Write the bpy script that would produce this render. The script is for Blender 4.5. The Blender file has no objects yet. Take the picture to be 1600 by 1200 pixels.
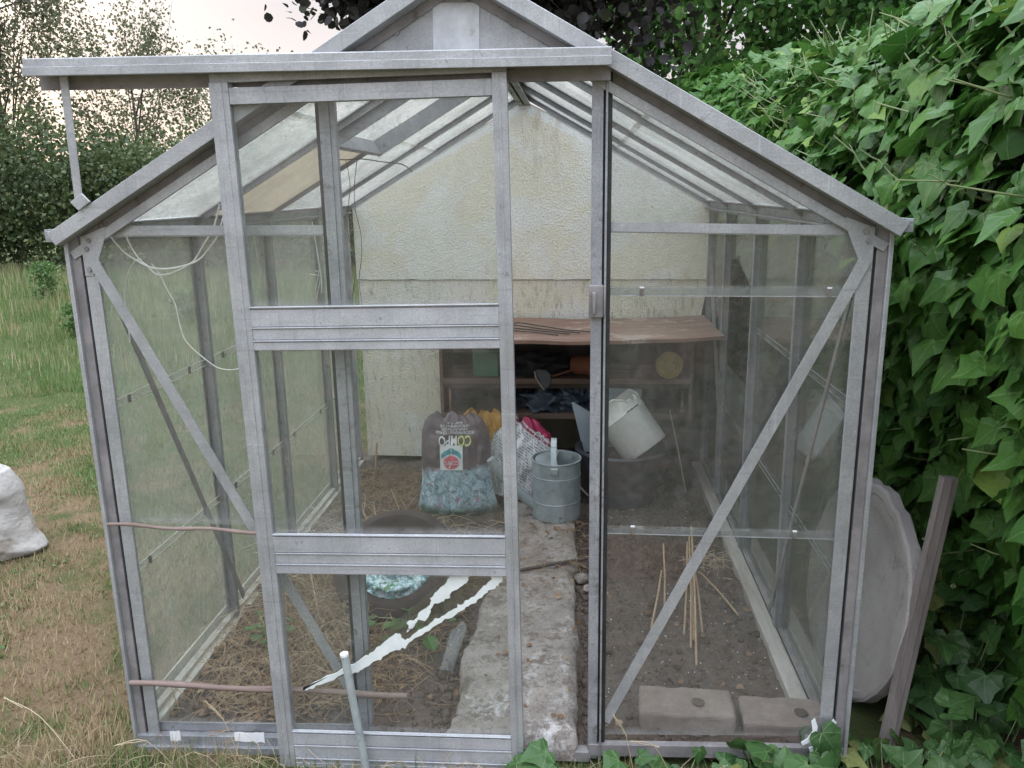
import bpy, math, random
import numpy as np
from mathutils import Vector, Matrix, noise as mn
S = bpy.context.scene
COL = S.collection
rng = np.random.default_rng(7); random.seed(7)

# ------------------------------------------------ camera
def cam_setup():
    cx, cy, cz, yaw, pitch, roll, F = .26483, -1.9006, 1.45718, .081805, .234787, -.016095, 1269.07
    f = Vector((-math.sin(yaw)*math.cos(pitch), math.cos(yaw)*math.cos(pitch), -math.sin(pitch)))
    r0 = Vector((math.cos(yaw), math.sin(yaw), 0)); u0 = r0.cross(f)
    r = math.cos(roll)*r0 + math.sin(roll)*u0; u = -math.sin(roll)*r0 + math.cos(roll)*u0
    c = bpy.data.cameras.new('camera'); o = bpy.data.objects.new('camera', c); COL.objects.link(o)
    c.sensor_width = 36; c.lens = F*36/1600; c.clip_start = .05; c.clip_end = 2000
    m = Matrix((r, u, -f)).transposed().to_4x4(); m.translation = (cx, cy, cz); o.matrix_world = m
    S.camera = o
cam_setup()
SUN_EL, SUN_AZ = math.radians(14), math.radians(-40)      # azimuth from +Y towards +X
w = bpy.data.worlds.new('World'); S.world = w; w.use_nodes = True
nt = w.node_tree; nt.nodes.clear()
def N(nt, t, **k):
    n = nt.nodes.new(t)
    for a, b in k.items():
        if a.startswith('i_'):
            n.inputs[a[2:].replace('_', ' ')].default_value = b
        else: setattr(n, a, b)
    return n
sky = N(nt, 'ShaderNodeTexSky', sky_type='NISHITA', sun_disc=False, sun_elevation=SUN_EL, sun_rotation=SUN_AZ, dust_density=4.0, ozone_density=2.0)
b1 = N(nt, 'ShaderNodeBackground'); b1.inputs[1].default_value = .005
nt.links.new(sky.outputs[0], b1.inputs[0])
tc = N(nt, 'ShaderNodeTexCoord'); sx = N(nt, 'ShaderNodeSeparateXYZ'); nt.links.new(tc.outputs['Generated'], sx.inputs[0])
rp = N(nt, 'ShaderNodeValToRGB'); nt.links.new(sx.outputs[2], rp.inputs[0])
el = rp.color_ramp.elements
el[0].position = 0; el[0].color = (.34, .285, .265, 1)
el[1].position = 1; el[1].color = (2.02, 2.16, 2.42, 1)
for p_, c_ in ((.08, (.34, .30, .295)), (.2, (.285, .272, .295)), (.42, (.63, .67, .77))):
    e = el.new(p_); e.color = (*c_, 1)
cn = N(nt, 'ShaderNodeTexNoise'); cn.inputs['Scale'].default_value = 2.2; cn.inputs['Detail'].default_value = 5
mpn = N(nt, 'ShaderNodeMapping'); mpn.inputs['Scale'].default_value = (1, 1, 4)
nt.links.new(tc.outputs['Generated'], mpn.inputs[0]); nt.links.new(mpn.outputs[0], cn.inputs['Vector'])
cr = N(nt, 'ShaderNodeMapRange'); cr.inputs[1].default_value = .3; cr.inputs[2].default_value = .7; cr.inputs[3].default_value = .93; cr.inputs[4].default_value = 1.05
nt.links.new(cn.outputs[0], cr.inputs[0])
cm = N(nt, 'ShaderNodeVectorMath', operation='SCALE'); nt.links.new(rp.outputs[0], cm.inputs[0]); nt.links.new(cr.outputs[0], cm.inputs['Scale'])
b2 = N(nt, 'ShaderNodeBackground'); b2.inputs[1].default_value = 1.0; nt.links.new(cm.outputs[0], b2.inputs[0])
ad = N(nt, 'ShaderNodeAddShader'); nt.links.new(b1.outputs[0], ad.inputs[0]); nt.links.new(b2.outputs[0], ad.inputs[1])
wo = N(nt, 'ShaderNodeOutputWorld'); nt.links.new(ad.outputs[0], wo.inputs[0])
sl = bpy.data.lights.new('sun', 'SUN'); sl.energy = .5; sl.angle = math.radians(20); sl.color = (1, .88, .78)
so = bpy.data.objects.new('sun', sl); COL.objects.link(so)
sd = Vector((math.sin(SUN_AZ)*math.cos(SUN_EL), math.cos(SUN_AZ)*math.cos(SUN_EL), math.sin(SUN_EL)))
so.rotation_euler = sd.to_track_quat('Z', 'Y').to_euler()
S.view_settings.view_transform = 'Standard'; S.view_settings.look = 'None'; S.view_settings.exposure = 1.36
S.view_settings.gamma = 1; S.view_settings.use_curve_mapping = False
S.render.engine = 'CYCLES'
S.cycles.transparent_max_bounces = 40; S.cycles.max_bounces = 10

# ------------------------------------------------ materials
def new_mat(name):
    m = bpy.data.materials.new(name); m.use_nodes = True; m.node_tree.nodes.clear(); return m, m.node_tree
def out(nt, sh):
    o = N(nt, 'ShaderNodeOutputMaterial'); nt.links.new(sh, o.inputs[0])
def coords(nt, space='Object', scale=(1, 1, 1), rot=(0, 0, 0)):
    if space == 'Position':
        g = N(nt, 'ShaderNodeNewGeometry'); v = g.outputs['Position']
    else:
        v = N(nt, 'ShaderNodeTexCoord').outputs[space]
    m = N(nt, 'ShaderNodeMapping'); m.inputs['Scale'].default_value = scale; m.inputs['Rotation'].default_value = rot
    nt.links.new(v, m.inputs[0]); return m.outputs[0]
def noise(nt, vec, scale, detail=4, rough=.6, dist=0):
    n = N(nt, 'ShaderNodeTexNoise'); n.inputs['Scale'].default_value = scale; n.inputs['Detail'].default_value = detail
    n.inputs['Roughness'].default_value = rough; n.inputs['Distortion'].default_value = dist
    nt.links.new(vec, n.inputs['Vector']); return n.outputs[0]
def mr(nt, v, a, b, c=0., d=1.):
    n = N(nt, 'ShaderNodeMapRange'); n.interpolation_type = 'SMOOTHSTEP'
    for i, x in enumerate((a, b, c, d)): n.inputs[i+1].default_value = x
    nt.links.new(v, n.inputs[0]); return n.outputs[0]
def mixc(nt, f, a, b):
    n = N(nt, 'ShaderNodeMix', data_type='RGBA')
    if isinstance(f, (int, float)): n.inputs[0].default_value = f
    else: nt.links.new(f, n.inputs[0])
    for s, x in ((6, a), (7, b)):
        if isinstance(x, tuple): n.inputs[s].default_value = (*x[:3], 1)
        else: nt.links.new(x, n.inputs[s])
    return n.outputs[2]
def mth(nt, op, a, b=None, clamp=False):
    n = N(nt, 'ShaderNodeMath', operation=op); n.use_clamp = clamp
    for i, x in enumerate((a, b)):
        if x is None: continue
        if isinstance(x, (int, float)): n.inputs[i].default_value = x
        else: nt.links.new(x, n.inputs[i])
    return n.outputs[0]
def bump(nt, h, strength=.3, dist=.01):
    b = N(nt, 'ShaderNodeBump'); b.inputs['Strength'].default_value = strength; b.inputs['Distance'].default_value = dist
    nt.links.new(h, b.inputs['Height']); return b.outputs[0]
def pbsdf(nt, col, rough=.7, metal=0., normal=None, spec=.5):
    p = N(nt, 'ShaderNodeBsdfPrincipled')
    if isinstance(col, tuple): p.inputs['Base Color'].default_value = (*col[:3], 1)
    else: nt.links.new(col, p.inputs['Base Color'])
    if isinstance(rough, (int, float)): p.inputs['Roughness'].default_value = rough
    else: nt.links.new(rough, p.inputs['Roughness'])
    p.inputs['Metallic'].default_value = metal; p.inputs['Specular IOR Level'].default_value = spec
    if normal: nt.links.new(normal, p.inputs['Normal'])
    return p.outputs[0]
def alu_mat(name, a, b, dirt, dl=(.62, .72), metal=.4):
    m, nt = new_mat(name); v = coords(nt)
    c = mixc(nt, mr(nt, noise(nt, v, 7, 6, .7), .3, .7), a, b)
    c = mixc(nt, mr(nt, noise(nt, v, 210, 3, .8), .38, .62, 0, .35), c, tuple(x*.62 for x in a))
    c = mixc(nt, mr(nt, noise(nt, v, 26, 6, .75), dl[0], dl[1], 0, .8), c, dirt)
    for sc_ in ((70, 70, 2.5), (2.5, 70, 70)):
        c = mixc(nt, mr(nt, noise(nt, coords(nt, 'Object', sc_), 1.3, 5, .7), .56, .72, 0, .38), c, tuple(x*.5 for x in a))
        c = mixc(nt, mr(nt, noise(nt, coords(nt, 'Object', tuple(q*.8 for q in sc_)), 1.9, 4, .7), .60, .74, 0, .3), c, (.62, .63, .65))
    sp = noise(nt, v, 55, 2, .5); c = mixc(nt, mr(nt, sp, .73, .76, 0, .6), c, tuple(x*.55 for x in a))
    c = mixc(nt, mr(nt, sp, .28, .22, 0, .3), c, (.60, .62, .64))
    h = mth(nt, 'ADD', noise(nt, v, 260, 3), noise(nt, v, 30, 4))
    out(nt, pbsdf(nt, c, mr(nt, noise(nt, v, 18, 4), .3, .7, .42, .62), metal, bump(nt, h, .35, .0015))); return m
def gen(name, a, b, scale=6, rough=.7, metal=0., bs=80, bstr=.2, bd=.003, spots=None, stretch=(1, 1, 1), space='Object', spec=.5, spot_lim=(.62, .68), spot_scale=14):
    """two-tone weathered surface with grain bump and optional spots"""
    m, nt = new_mat(name); v = coords(nt, space, stretch)
    c = mixc(nt, mr(nt, noise(nt, v, scale, 6, .65), .3, .7), a, b)
    if spots: c = mixc(nt, mr(nt, noise(nt, v, spot_scale, 5, .7), *spot_lim), c, spots)
    h = noise(nt, v, bs, 3)
    out(nt, pbsdf(nt, c, rough, metal, bump(nt, h, bstr, bd), spec)); return m
M = {}
M['alu'] = alu_mat('weathered_aluminium', (.315, .325, .335), (.45, .46, .47), (.235, .22, .20), (.59, .72))
M['alu_dirty'] = gen('dirty_aluminium', (.17, .16, .16), (.29, .275, .275), 12, .65, .3, 200, .4, .002, (.13, .10, .08))
M['alu_light'] = alu_mat('pale_aluminium', (.38, .395, .42), (.52, .53, .555), (.28, .27, .26), (.60, .74))
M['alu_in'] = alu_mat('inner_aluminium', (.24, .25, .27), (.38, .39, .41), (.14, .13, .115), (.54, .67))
M['rubber'] = gen('black_seal', (.012, .012, .014), (.03, .03, .03), 20, .6)
M['mossalu'] = gen('mossy_aluminium', (.22, .24, .21), (.34, .36, .34), 14, .7, .2, 120, .4, .002, (.10, .13, .06), spot_lim=(.5, .62))
M['sticker'] = gen('pale_plate', (.55, .57, .60), (.42, .44, .46), 22, .5, .2, 120, .2, .001, (.36, .36, .35))
M['dark'] = gen('dark_plastic', (.015, .017, .02), (.035, .037, .04), 10, .45)
M['clip'] = gen('steel_clip', (.10, .09, .08), (.22, .2, .18), 30, .6, .4)

def glass_mat(name, dust=.15, dustvar=.2, tint=(.90, .94, .91), dcol=(.42, .43, .38), scale=3., algae=0., refl=1.):
    m, nt = new_mat(name); v = coords(nt, 'Object')
    n1 = noise(nt, v, scale, 6, .65, .3); n2 = noise(nt, v, 45, 3, .7)
    vs = coords(nt, 'Object', (9, 9, .7)); n3 = noise(nt, vs, 3, 4, .6)
    f = mth(nt, 'ADD', mr(nt, n1, .3, .75, 0, dustvar), dust)
    f = mth(nt, 'ADD', f, mr(nt, n3, .45, .8, 0, dustvar*.6))
    gs = N(nt, 'ShaderNodeSeparateXYZ'); nt.links.new(coords(nt, 'Generated'), gs.inputs[0])
    low = mth(nt, 'MULTIPLY', mr(nt, gs.outputs[2], .05, .0, 0, .28), mr(nt, n1, .35, .65, .25, 1.))
    low = mth(nt, 'ADD', low, mth(nt, 'MULTIPLY', mr(nt, gs.outputs[2], .97, 1., 0, .2), mr(nt, n3, .35, .65)))
    f = mth(nt, 'ADD', f, low)
    f = mth(nt, 'MULTIPLY', f, mr(nt, n2, .25, .75, .6, 1.35), True)
    dc = mixc(nt, mr(nt, n1, .35, .65), dcol, tuple(x*.72 for x in dcol))
    if algae: dc = mixc(nt, mr(nt, noise(nt, v, 5, 5), .5, .7, 0, algae), dc, (.12, .15, .07))
    df = N(nt, 'ShaderNodeBsdfDiffuse'); tl = N(nt, 'ShaderNodeBsdfTranslucent')
    nt.links.new(dc, df.inputs[0]); nt.links.new(dc, tl.inputs[0])
    dm = N(nt, 'ShaderNodeMixShader'); dm.inputs[0].default_value = .5; nt.links.new(df.outputs[0], dm.inputs[1]); nt.links.new(tl.outputs[0], dm.inputs[2])
    tr = N(nt, 'ShaderNodeBsdfTransparent'); tr.inputs[0].default_value = (*tint, 1)
    gl = N(nt, 'ShaderNodeBsdfGlossy'); gl.inputs['Roughness'].default_value = .02
    lw = N(nt, 'ShaderNodeLayerWeight'); lw.inputs[0].default_value = .5
    fr = mth(nt, 'ADD', mth(nt, 'MULTIPLY', mth(nt, 'POWER', lw.outputs['Facing'], 4.5), .8*refl), .03)
    g = N(nt, 'ShaderNodeMixShader'); nt.links.new(fr, g.inputs[0]); nt.links.new(tr.outputs[0], g.inputs[1]); nt.links.new(gl.outputs[0], g.inputs[2])
    s = N(nt, 'ShaderNodeMixShader'); nt.links.new(f, s.inputs[0]); nt.links.new(g.outputs[0], s.inputs[1]); nt.links.new(dm.outputs[0], s.inputs[2])
    out(nt, s.outputs[0]); return m
M['glass_front'] = glass_mat('glass_front', .03, .055, tint=(.965, .98, .97), dcol=(.62, .60, .60), refl=.6)
M['glass_door'] = glass_mat('glass_door', .018, .04, tint=(.965, .98, .97), dcol=(.62, .60, .60), refl=.6)
M['glass_side'] = glass_mat('glass_side', .15, .13, tint=(.95, .97, .955), dcol=(.58, .58, .52), algae=.2, scale=4)
M['glass_sider'] = glass_mat('glass_side_right', .07, .10, tint=(.94, .965, .95), dcol=(.58, .59, .54), algae=.2, scale=4)
M['glass_roof'] = glass_mat('glass_roof', .32, .20, tint=(.97, .985, .98), dcol=(.80, .79, .75), scale=5, algae=.15)
M['glass_edge'] = glass_mat('glass_edge', .12, .1, tint=(.90, .91, .91), dcol=(.52, .53, .53), scale=8)

# pebbledash render
def render_mat(name, cream, pale, dark=(.3, .27, .22), streak=0., edge=False):
    m, nt = new_mat(name); v = coords(nt)
    big = noise(nt, v, 1.7, 5, .6, .6)
    c = mixc(nt, mr(nt, big, .46, .56), cream, pale)
    c = mixc(nt, mr(nt, noise(nt, v, 7, 5, .6), .35, .75, 0, .45), c, tuple(x*.88 for x in cream))
    vo = N(nt, 'ShaderNodeTexVoronoi'); vo.inputs['Scale'].default_value = 120; nt.links.new(v, vo.inputs['Vector'])
    g = noise(nt, v, 120, 4, .7)
    c = mixc(nt, mr(nt, g, .47, .33, 0, .5), c, dark)
    c = mixc(nt, mr(nt, noise(nt, v, 38, 3, .6), .70, .74, 0, .8), c, (.10, .09, .07))
    if edge:
        so_ = N(nt, 'ShaderNodeSeparateXYZ'); nt.links.new(v, so_.inputs[0])
        d = mth(nt, 'ADD', mth(nt, 'ADD', so_.outputs[2], mth(nt, 'MULTIPLY', mth(nt, 'ABSOLUTE', so_.outputs[0]), .515)), mth(nt, 'MULTIPLY', noise(nt, v, 9, 5, .7), .05))
        c = mixc(nt, mr(nt, d, 1.852, 1.872, 0, .85), c, (.84, .86, .88))
        st_ = mth(nt, 'MULTIPLY', mr(nt, mth(nt, 'ABSOLUTE', mth(nt, 'SUBTRACT', so_.outputs[0], .10)), .22, .0), mr(nt, so_.outputs[2], 1.35, 1.75))
        st_ = mth(nt, 'MULTIPLY', st_, mr(nt, noise(nt, coords(nt, 'Object', (14, 14, 4)), 2, 6, .75), .42, .68, 0, .7))
        c = mixc(nt, st_, c, (.46, .39, .30))
        lo = mth(nt, 'MULTIPLY', mr(nt, so_.outputs[2], 1.12, 1.0, 0, .5), mr(nt, noise(nt, coords(nt, 'Object', (10, 10, 2)), 2, 5, .7), .5, .7))
        c = mixc(nt, lo, c, (.40, .35, .26))
    if streak:
        vs = coords(nt, 'Object', (22, 22, 5)); c = mixc(nt, mr(nt, noise(nt, vs, 2.5, 6, .75), .5, .7, 0, streak), c, (.16, .15, .10))
    h = mth(nt, 'ADD', mth(nt, 'MULTIPLY', g, .7), mth(nt, 'MULTIPLY', vo.outputs['Distance'], .8))
    out(nt, pbsdf(nt, c, .92, 0, bump(nt, h, .6, .006), .2)); return m
M['render'] = render_mat('cream_pebbledash', (.80, .77, .66), (.82, .83, .81), edge=True)
M['render_pier'] = render_mat('stained_pebbledash', (.76, .73, .61), (.79, .79, .75), streak=.6)
M['concrete_dark'] = gen('damp_concrete', (.20, .19, .14), (.32, .30, .23), 5, .9, 0, 60, .5, .004, (.10, .10, .07), spot_scale=8)
def wood(name, a, b, dark, stretch, scale=5, rough=.75, peel=None):
    m, nt = new_mat(name); v = coords(nt, 'Object', stretch)
    c = mixc(nt, mr(nt, noise(nt, v, scale, 7, .7, .4), .32, .68), a, b)
    c = mixc(nt, mr(nt, noise(nt, v, scale*3.3, 5, .7), .58, .72), c, dark)
    if peel: c = mixc(nt, mr(nt, noise(nt, coords(nt), 6, 6, .7), .56, .62, 0, .8), c, peel)
    out(nt, pbsdf(nt, c, rough, 0, bump(nt, noise(nt, v, scale*8, 4), .4, .002))); return m
M['ply'] = wood('weathered_plywood', (.19, .11, .08), (.28, .18, .135), (.09, .055, .045), (.7, 5, 5), 4, peel=(.38, .31, .26))
M['shelf'] = wood('brown_shelf_wood', (.13, .08, .06), (.20, .14, .11), (.07, .04, .03), (.6, 6, 6), 4)
M['shelf_back'] = gen('dark_shelf_back', (.055, .04, .035), (.10, .08, .07), 5, .9, 0, 50)
M['kerb'] = wood('grey_kerb_board', (.30, .27, .24), (.42, .39, .36), (.14, .12, .10), (6, .5, 6), 4)
M['kerb_pale'] = wood('pale_kerb_strip', (.46, .43, .37), (.58, .55, .48), (.25, .22, .17), (6, .8, 6), 4)
M['plank'] = wood('grey_brown_plank', (.15, .13, .125), (.23, .20, .19), (.09, .075, .07), (8, 8, .6), 4)
M['bamboo'] = wood('old_bamboo', (.15, .105, .09), (.24, .18, .155), (.08, .055, .045), (1, 6, 6), 4)
M['cane'] = wood('dry_cane', (.30, .20, .12), (.40, .29, .19), (.16, .10, .06), (8, 8, 1), 6)
M['galv'] = gen('galvanised_steel', (.28, .33, .335), (.40, .45, .455), 16, .5, .35, 90, .3, .0015, (.16, .17, .15), spot_lim=(.6, .72), spot_scale=26)
M['cord'] = gen('white_cord', (.62, .61, .56), (.75, .74, .70), 40, .6)
M['wire'] = gen('dark_wire', (.05, .04, .035), (.10, .085, .07), 40, .6)
M['twine'] = gen('pale_twine', (.36, .33, .29), (.5, .46, .42), 40, .8)
M['sealant'] = gen('white_sealant', (.78, .80, .80), (.66, .70, .70), 26, .5, 0, 60, .4, .002)
M['tubblack'] = gen('black_rubber_tub', (.018, .022, .027), (.04, .046, .054), 9, .5, 0, 60, .2)
M['bucket'] = gen('dirty_white_plastic', (.72, .73, .70), (.62, .62, .58), 7, .55, 0, 60, .1, .001, (.46, .34, .22), spot_lim=(.58, .76), spot_scale=5)
M['sheet'] = gen('grey_blue_sheet', (.26, .31, .35), (.34, .39, .43), 8, .6)
M['blackbag'] = gen('blue_black_plastic', (.035, .055, .075), (.08, .105, .13), 12, .35, 0, 30, .3, .004)
M['greenpot'] = gen('green_plastic', (.03, .16, .10), (.05, .20, .13), 8, .6)
M['yellow'] = gen('mustard_plastic', (.42, .36, .08), (.34, .28, .06), 9, .6)
M['terra'] = gen('terracotta', (.22, .085, .045), (.17, .07, .04), 12, .8)
M['cloth'] = gen('dark_cloth', (.02, .021, .025), (.045, .045, .05), 14, .9, 0, 80, .4)
M['brownring'] = gen('brown_rubber', (.030, .019, .016), (.058, .038, .032), 9, .8, 0, 90, .4, .003)
M['brick'] = gen('dusty_pink_concrete', (.19, .145, .125), (.275, .225, .20), 8, .92, 0, 110, .6, .004, (.18, .13, .11))
M['sack'] = gen('white_woven_sack', (.33, .315, .30), (.44, .42, .40), 5, .8, 0, 16, .4, .03, (.26, .23, .19), spot_scale=5, spot_lim=(.52, .7))
M['panel'] = gen('pale_outside_panel', (.50, .53, .52), (.6, .62, .6), 6, .6)
M['disc'] = gen('cast_concrete_disc', (.27, .245, .24), (.37, .34, .335), 3, .85, 0, 90, .6, .004, (.17, .155, .145), spot_lim=(.56, .74), spot_scale=9)
M['white'] = gen('chalk_white', (.72, .73, .75), (.62, .63, .66), 12, .7)
M['beige_'] = wood('beige_foam_panel', (.60, .53, .38), (.50, .44, .30), (.36, .28, .18), (1, 5, 1), 5)

def beige_mat():
    m, nt = new_mat('beige_foam_panel'); v = coords(nt, 'Object', (1, 5, 1))
    c = mixc(nt, mr(nt, noise(nt, v, 5, 6, .7), .35, .65), (.66, .61, .52), (.56, .51, .43))
    c = mixc(nt, mr(nt, noise(nt, v, 16, 5, .7), .60, .68), c, (.45, .33, .22))
    p = pbsdf(nt, c, .6); t = N(nt, 'ShaderNodeBsdfTranslucent'); nt.links.new(c, t.inputs[0])
    mx = N(nt, 'ShaderNodeMixShader'); mx.inputs[0].default_value = .6; nt.links.new(p, mx.inputs[1]); nt.links.new(t.outputs[0], mx.inputs[2])
    out(nt, mx.outputs[0]); return m
M['beige'] = beige_mat()
def soil_mat():
    m, nt = new_mat('dark_dry_soil'); v = coords(nt, 'Position')
    c = mixc(nt, mr(nt, noise(nt, v, 5, 7, .7), .3, .7), (.085, .065, .052), (.16, .125, .105))
    c = mixc(nt, mr(nt, noise(nt, v, 60, 4, .7), .3, .75, 0, .6), c, (.20, .165, .14))
    c = mixc(nt, mr(nt, noise(nt, v, 150, 2, .5), .70, .74), c, (.36, .33, .31))
    h = mth(nt, 'ADD', noise(nt, v, 40, 6, .75), mth(nt, 'MULTIPLY', noise(nt, v, 140, 4, .7), .4))
    out(nt, pbsdf(nt, c, .95, 0, bump(nt, h, 1.0, .015), .1)); return m
M['soil'] = soil_mat()
def path_mat():
    m, nt = new_mat('worn_concrete_path'); v = coords(nt, 'Position')
    sep = N(nt, 'ShaderNodeSeparateXYZ'); nt.links.new(v, sep.inputs[0])
    c = mixc(nt, mr(nt, noise(nt, v, 4, 7, .75, .3), .35, .65), (.27, .24, .215), (.42, .385, .35))
    # whitish worn patches, mostly near the doorway
    wn = mth(nt, 'SUBTRACT', noise(nt, v, 9, 8, .8), mth(nt, 'MULTIPLY', sep.outputs[1], .16))
    wn = mth(nt, 'ADD', wn, mth(nt, 'MULTIPLY', sep.outputs[0], .12))
    c = mixc(nt, mr(nt, wn, .50, .62, 0, .8), c, (.62, .61, .60))
    c = mixc(nt, mr(nt, noise(nt, v, 60, 6, .8), .5, .6, 0, .6), c, (.18, .15, .125))
    c = mixc(nt, mr(nt, noise(nt, v, 14, 6, .8), .50, .60, 0, .7), c, (.15, .12, .10))
    h = mth(nt, 'ADD', noise(nt, v, 22, 8, .8), mth(nt, 'MULTIPLY', noise(nt, v, 120, 4, .7), .3))
    out(nt, pbsdf(nt, c, .93, 0, bump(nt, h, .9, .015), .15)); return m
M['path'] = path_mat()
def lawn_mask(nt, v):
    a = noise(nt, v, .9, 5, .65, .5); b = noise(nt, v, 3.4, 4, .65)
    k = mth(nt, 'ADD', mth(nt, 'MULTIPLY', a, .65), mth(nt, 'MULTIPLY', b, .35))
    sp_ = N(nt, 'ShaderNodeSeparateXYZ'); nt.links.new(v, sp_.inputs[0])
    return mth(nt, 'SUBTRACT', k, mr(nt, sp_.outputs[1], 2.0, 5.5, -.005, .095))
def lawn_mat():
    m, nt = new_mat('dry_lawn'); v = coords(nt, 'Position')
    k = lawn_mask(nt, v)
    c = mixc(nt, mr(nt, k, .46, .57), (.085, .11, .04), (.25, .175, .11))
    c = mixc(nt, mr(nt, noise(nt, v, 60, 4, .8), .35, .7, 0, .5), c, (.10, .09, .05))
    c = mixc(nt, mr(nt, k, .60, .66, 0, .8), c, (.30, .215, .17))
    out(nt, pbsdf(nt, c, .95, 0, bump(nt, noise(nt, v, 60, 6, .8), 1, .02), .1)); return m
M['lawn'] = lawn_mat()
def blade_mat(name, green, green2, dry, drybias=0., trans=.3):
    m, nt = new_mat(name); v = coords(nt, 'Position'); g = N(nt, 'ShaderNodeNewGeometry'); r = g.outputs['Random Per Island']
    k = lawn_mask(nt, v)
    kk = mth(nt, 'ADD', mth(nt, 'MULTIPLY', mth(nt, 'SUBTRACT', r, .5), .16), k)
    gc = mixc(nt, r, green, green2)
    c = mixc(nt, mr(nt, kk, .44-drybias, .56-drybias), gc, dry)
    p = pbsdf(nt, c, .6, 0, None, .3); t = N(nt, 'ShaderNodeBsdfTranslucent'); nt.links.new(c, t.inputs[0])
    mx = N(nt, 'ShaderNodeMixShader'); mx.inputs[0].default_value = trans; nt.links.new(p, mx.inputs[1]); nt.links.new(t.outputs[0], mx.inputs[2])
    out(nt, mx.outputs[0]); return m
M['grass'] = blade_mat('grass_blades', (.10, .17, .045), (.17, .24, .085), (.34, .26, .155), -.015)
M['straw'] = blade_mat('straw', (.34, .23, .13), (.48, .35, .22), (.40, .28, .17), 0, .1)
M['strawp'] = blade_mat('pale_straw', (.42, .34, .22), (.52, .43, .30), (.46, .37, .25), 0, .1)
def leaf_mat(name, c1, c2, c3=None, p3=.85, rough=.45, trans=.3, vein=False, spec=.4, lump=None):
    m, nt = new_mat(name); g = N(nt, 'ShaderNodeNewGeometry'); r = g.outputs['Random Per Island']
    c = mixc(nt, r, c1, c2)
    if c3: c = mixc(nt, mr(nt, r, p3, p3+.05), c, c3)
    if lump:
        c = mixc(nt, mr(nt, noise(nt, coords(nt, 'Position'), lump, 3), .4, .62, 0, .6), c, tuple(min(1, x*1.5) for x in c2))
    nrm = None
    if vein:
        uv = N(nt, 'ShaderNodeTexCoord').outputs['UV']; s = N(nt, 'ShaderNodeSeparateXYZ'); nt.links.new(uv, s.inputs[0])
        x = mth(nt, 'SUBTRACT', s.outputs[0], .5); y = mth(nt, 'SUBTRACT', s.outputs[1], .2)
        ang = mth(nt, 'ARCTAN2', x, y)
        sn = mth(nt, 'ABSOLUTE', mth(nt, 'SINE', mth(nt, 'MULTIPLY', ang, 3.6)))
        rad = mth(nt, 'SQRT', mth(nt, 'ADD', mth(nt, 'MULTIPLY', x, x), mth(nt, 'MULTIPLY', y, y)))
        d = mth(nt, 'MULTIPLY', sn, rad)
        vm = mr(nt, d, .045, .012, 0, .42)
        c = mixc(nt, vm, c, (.22, .34, .14))
        nb = noise(nt, coords(nt, 'UV'), 14, 3)
        c = mixc(nt, mr(nt, nb, .35, .7, 0, .3), c, tuple(x*.6 for x in c1))
        nrm = bump(nt, mth(nt, 'ADD', mth(nt, 'MULTIPLY', d, 2.), mth(nt, 'MULTIPLY', nb, .3)), .25, .01)
    p = pbsdf(nt, c, rough, 0, nrm, spec); t = N(nt, 'ShaderNodeBsdfTranslucent'); nt.links.new(c, t.inputs[0])
    mx = N(nt, 'ShaderNodeMixShader'); mx.inputs[0].default_value = trans; nt.links.new(p, mx.inputs[1]); nt.links.new(t.outputs[0], mx.inputs[2])
    out(nt, mx.outputs[0]); return m
M['ivy'] = leaf_mat('ivy_leaves', (.038, .115, .020), (.072, .170, .028), (.16, .26, .045), .93, .42, .24, True, .24)
M['ivyrun'] = leaf_mat('ivy_runner_leaves', (.04, .10, .03), (.07, .15, .04), (.22, .24, .08), .85, .45, .2, True)
M['bush'] = leaf_mat('bush_leaves', (.04, .07, .03), (.085, .115, .045), (.15, .16, .06), .9, .55, .3, lump=.7)
M['willow'] = leaf_mat('willow_leaves', (.10, .115, .065), (.16, .175, .095), (.22, .20, .12), .88, .55, .35)
M['copper'] = leaf_mat('dark_copper_leaves', (.028, .028, .030), (.045, .042, .040), (.07, .08, .05), .9, .5, .2)
M['green_tree'] = leaf_mat('green_tree_leaves', (.085, .20, .055), (.13, .27, .075), (.24, .34, .10), .9, .5, .55)
M['weed'] = leaf_mat('weed_leaves', (.06, .13, .035), (.11, .20, .06), None, .9, .5, .3)
M['bark'] = gen('brown_bark', (.07, .055, .045), (.13, .105, .085), 12, .9, 0, 60, .6, .01)
M['stem'] = gen('green_ivy_stem', (.16, .20, .08), (.22, .26, .12), 20, .6)
M['core'] = gen('hedge_inner_shade', (.008, .012, .007), (.02, .022, .012), 9, 1, 0, 20, 1, .05)  # near-black, the hedge's inner shade put into the colour
M['hill'] = gen('distant_woods', (.03, .05, .025), (.05, .075, .035), .12, 1, 0, .3, 1, 2, space='Position')

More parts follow.
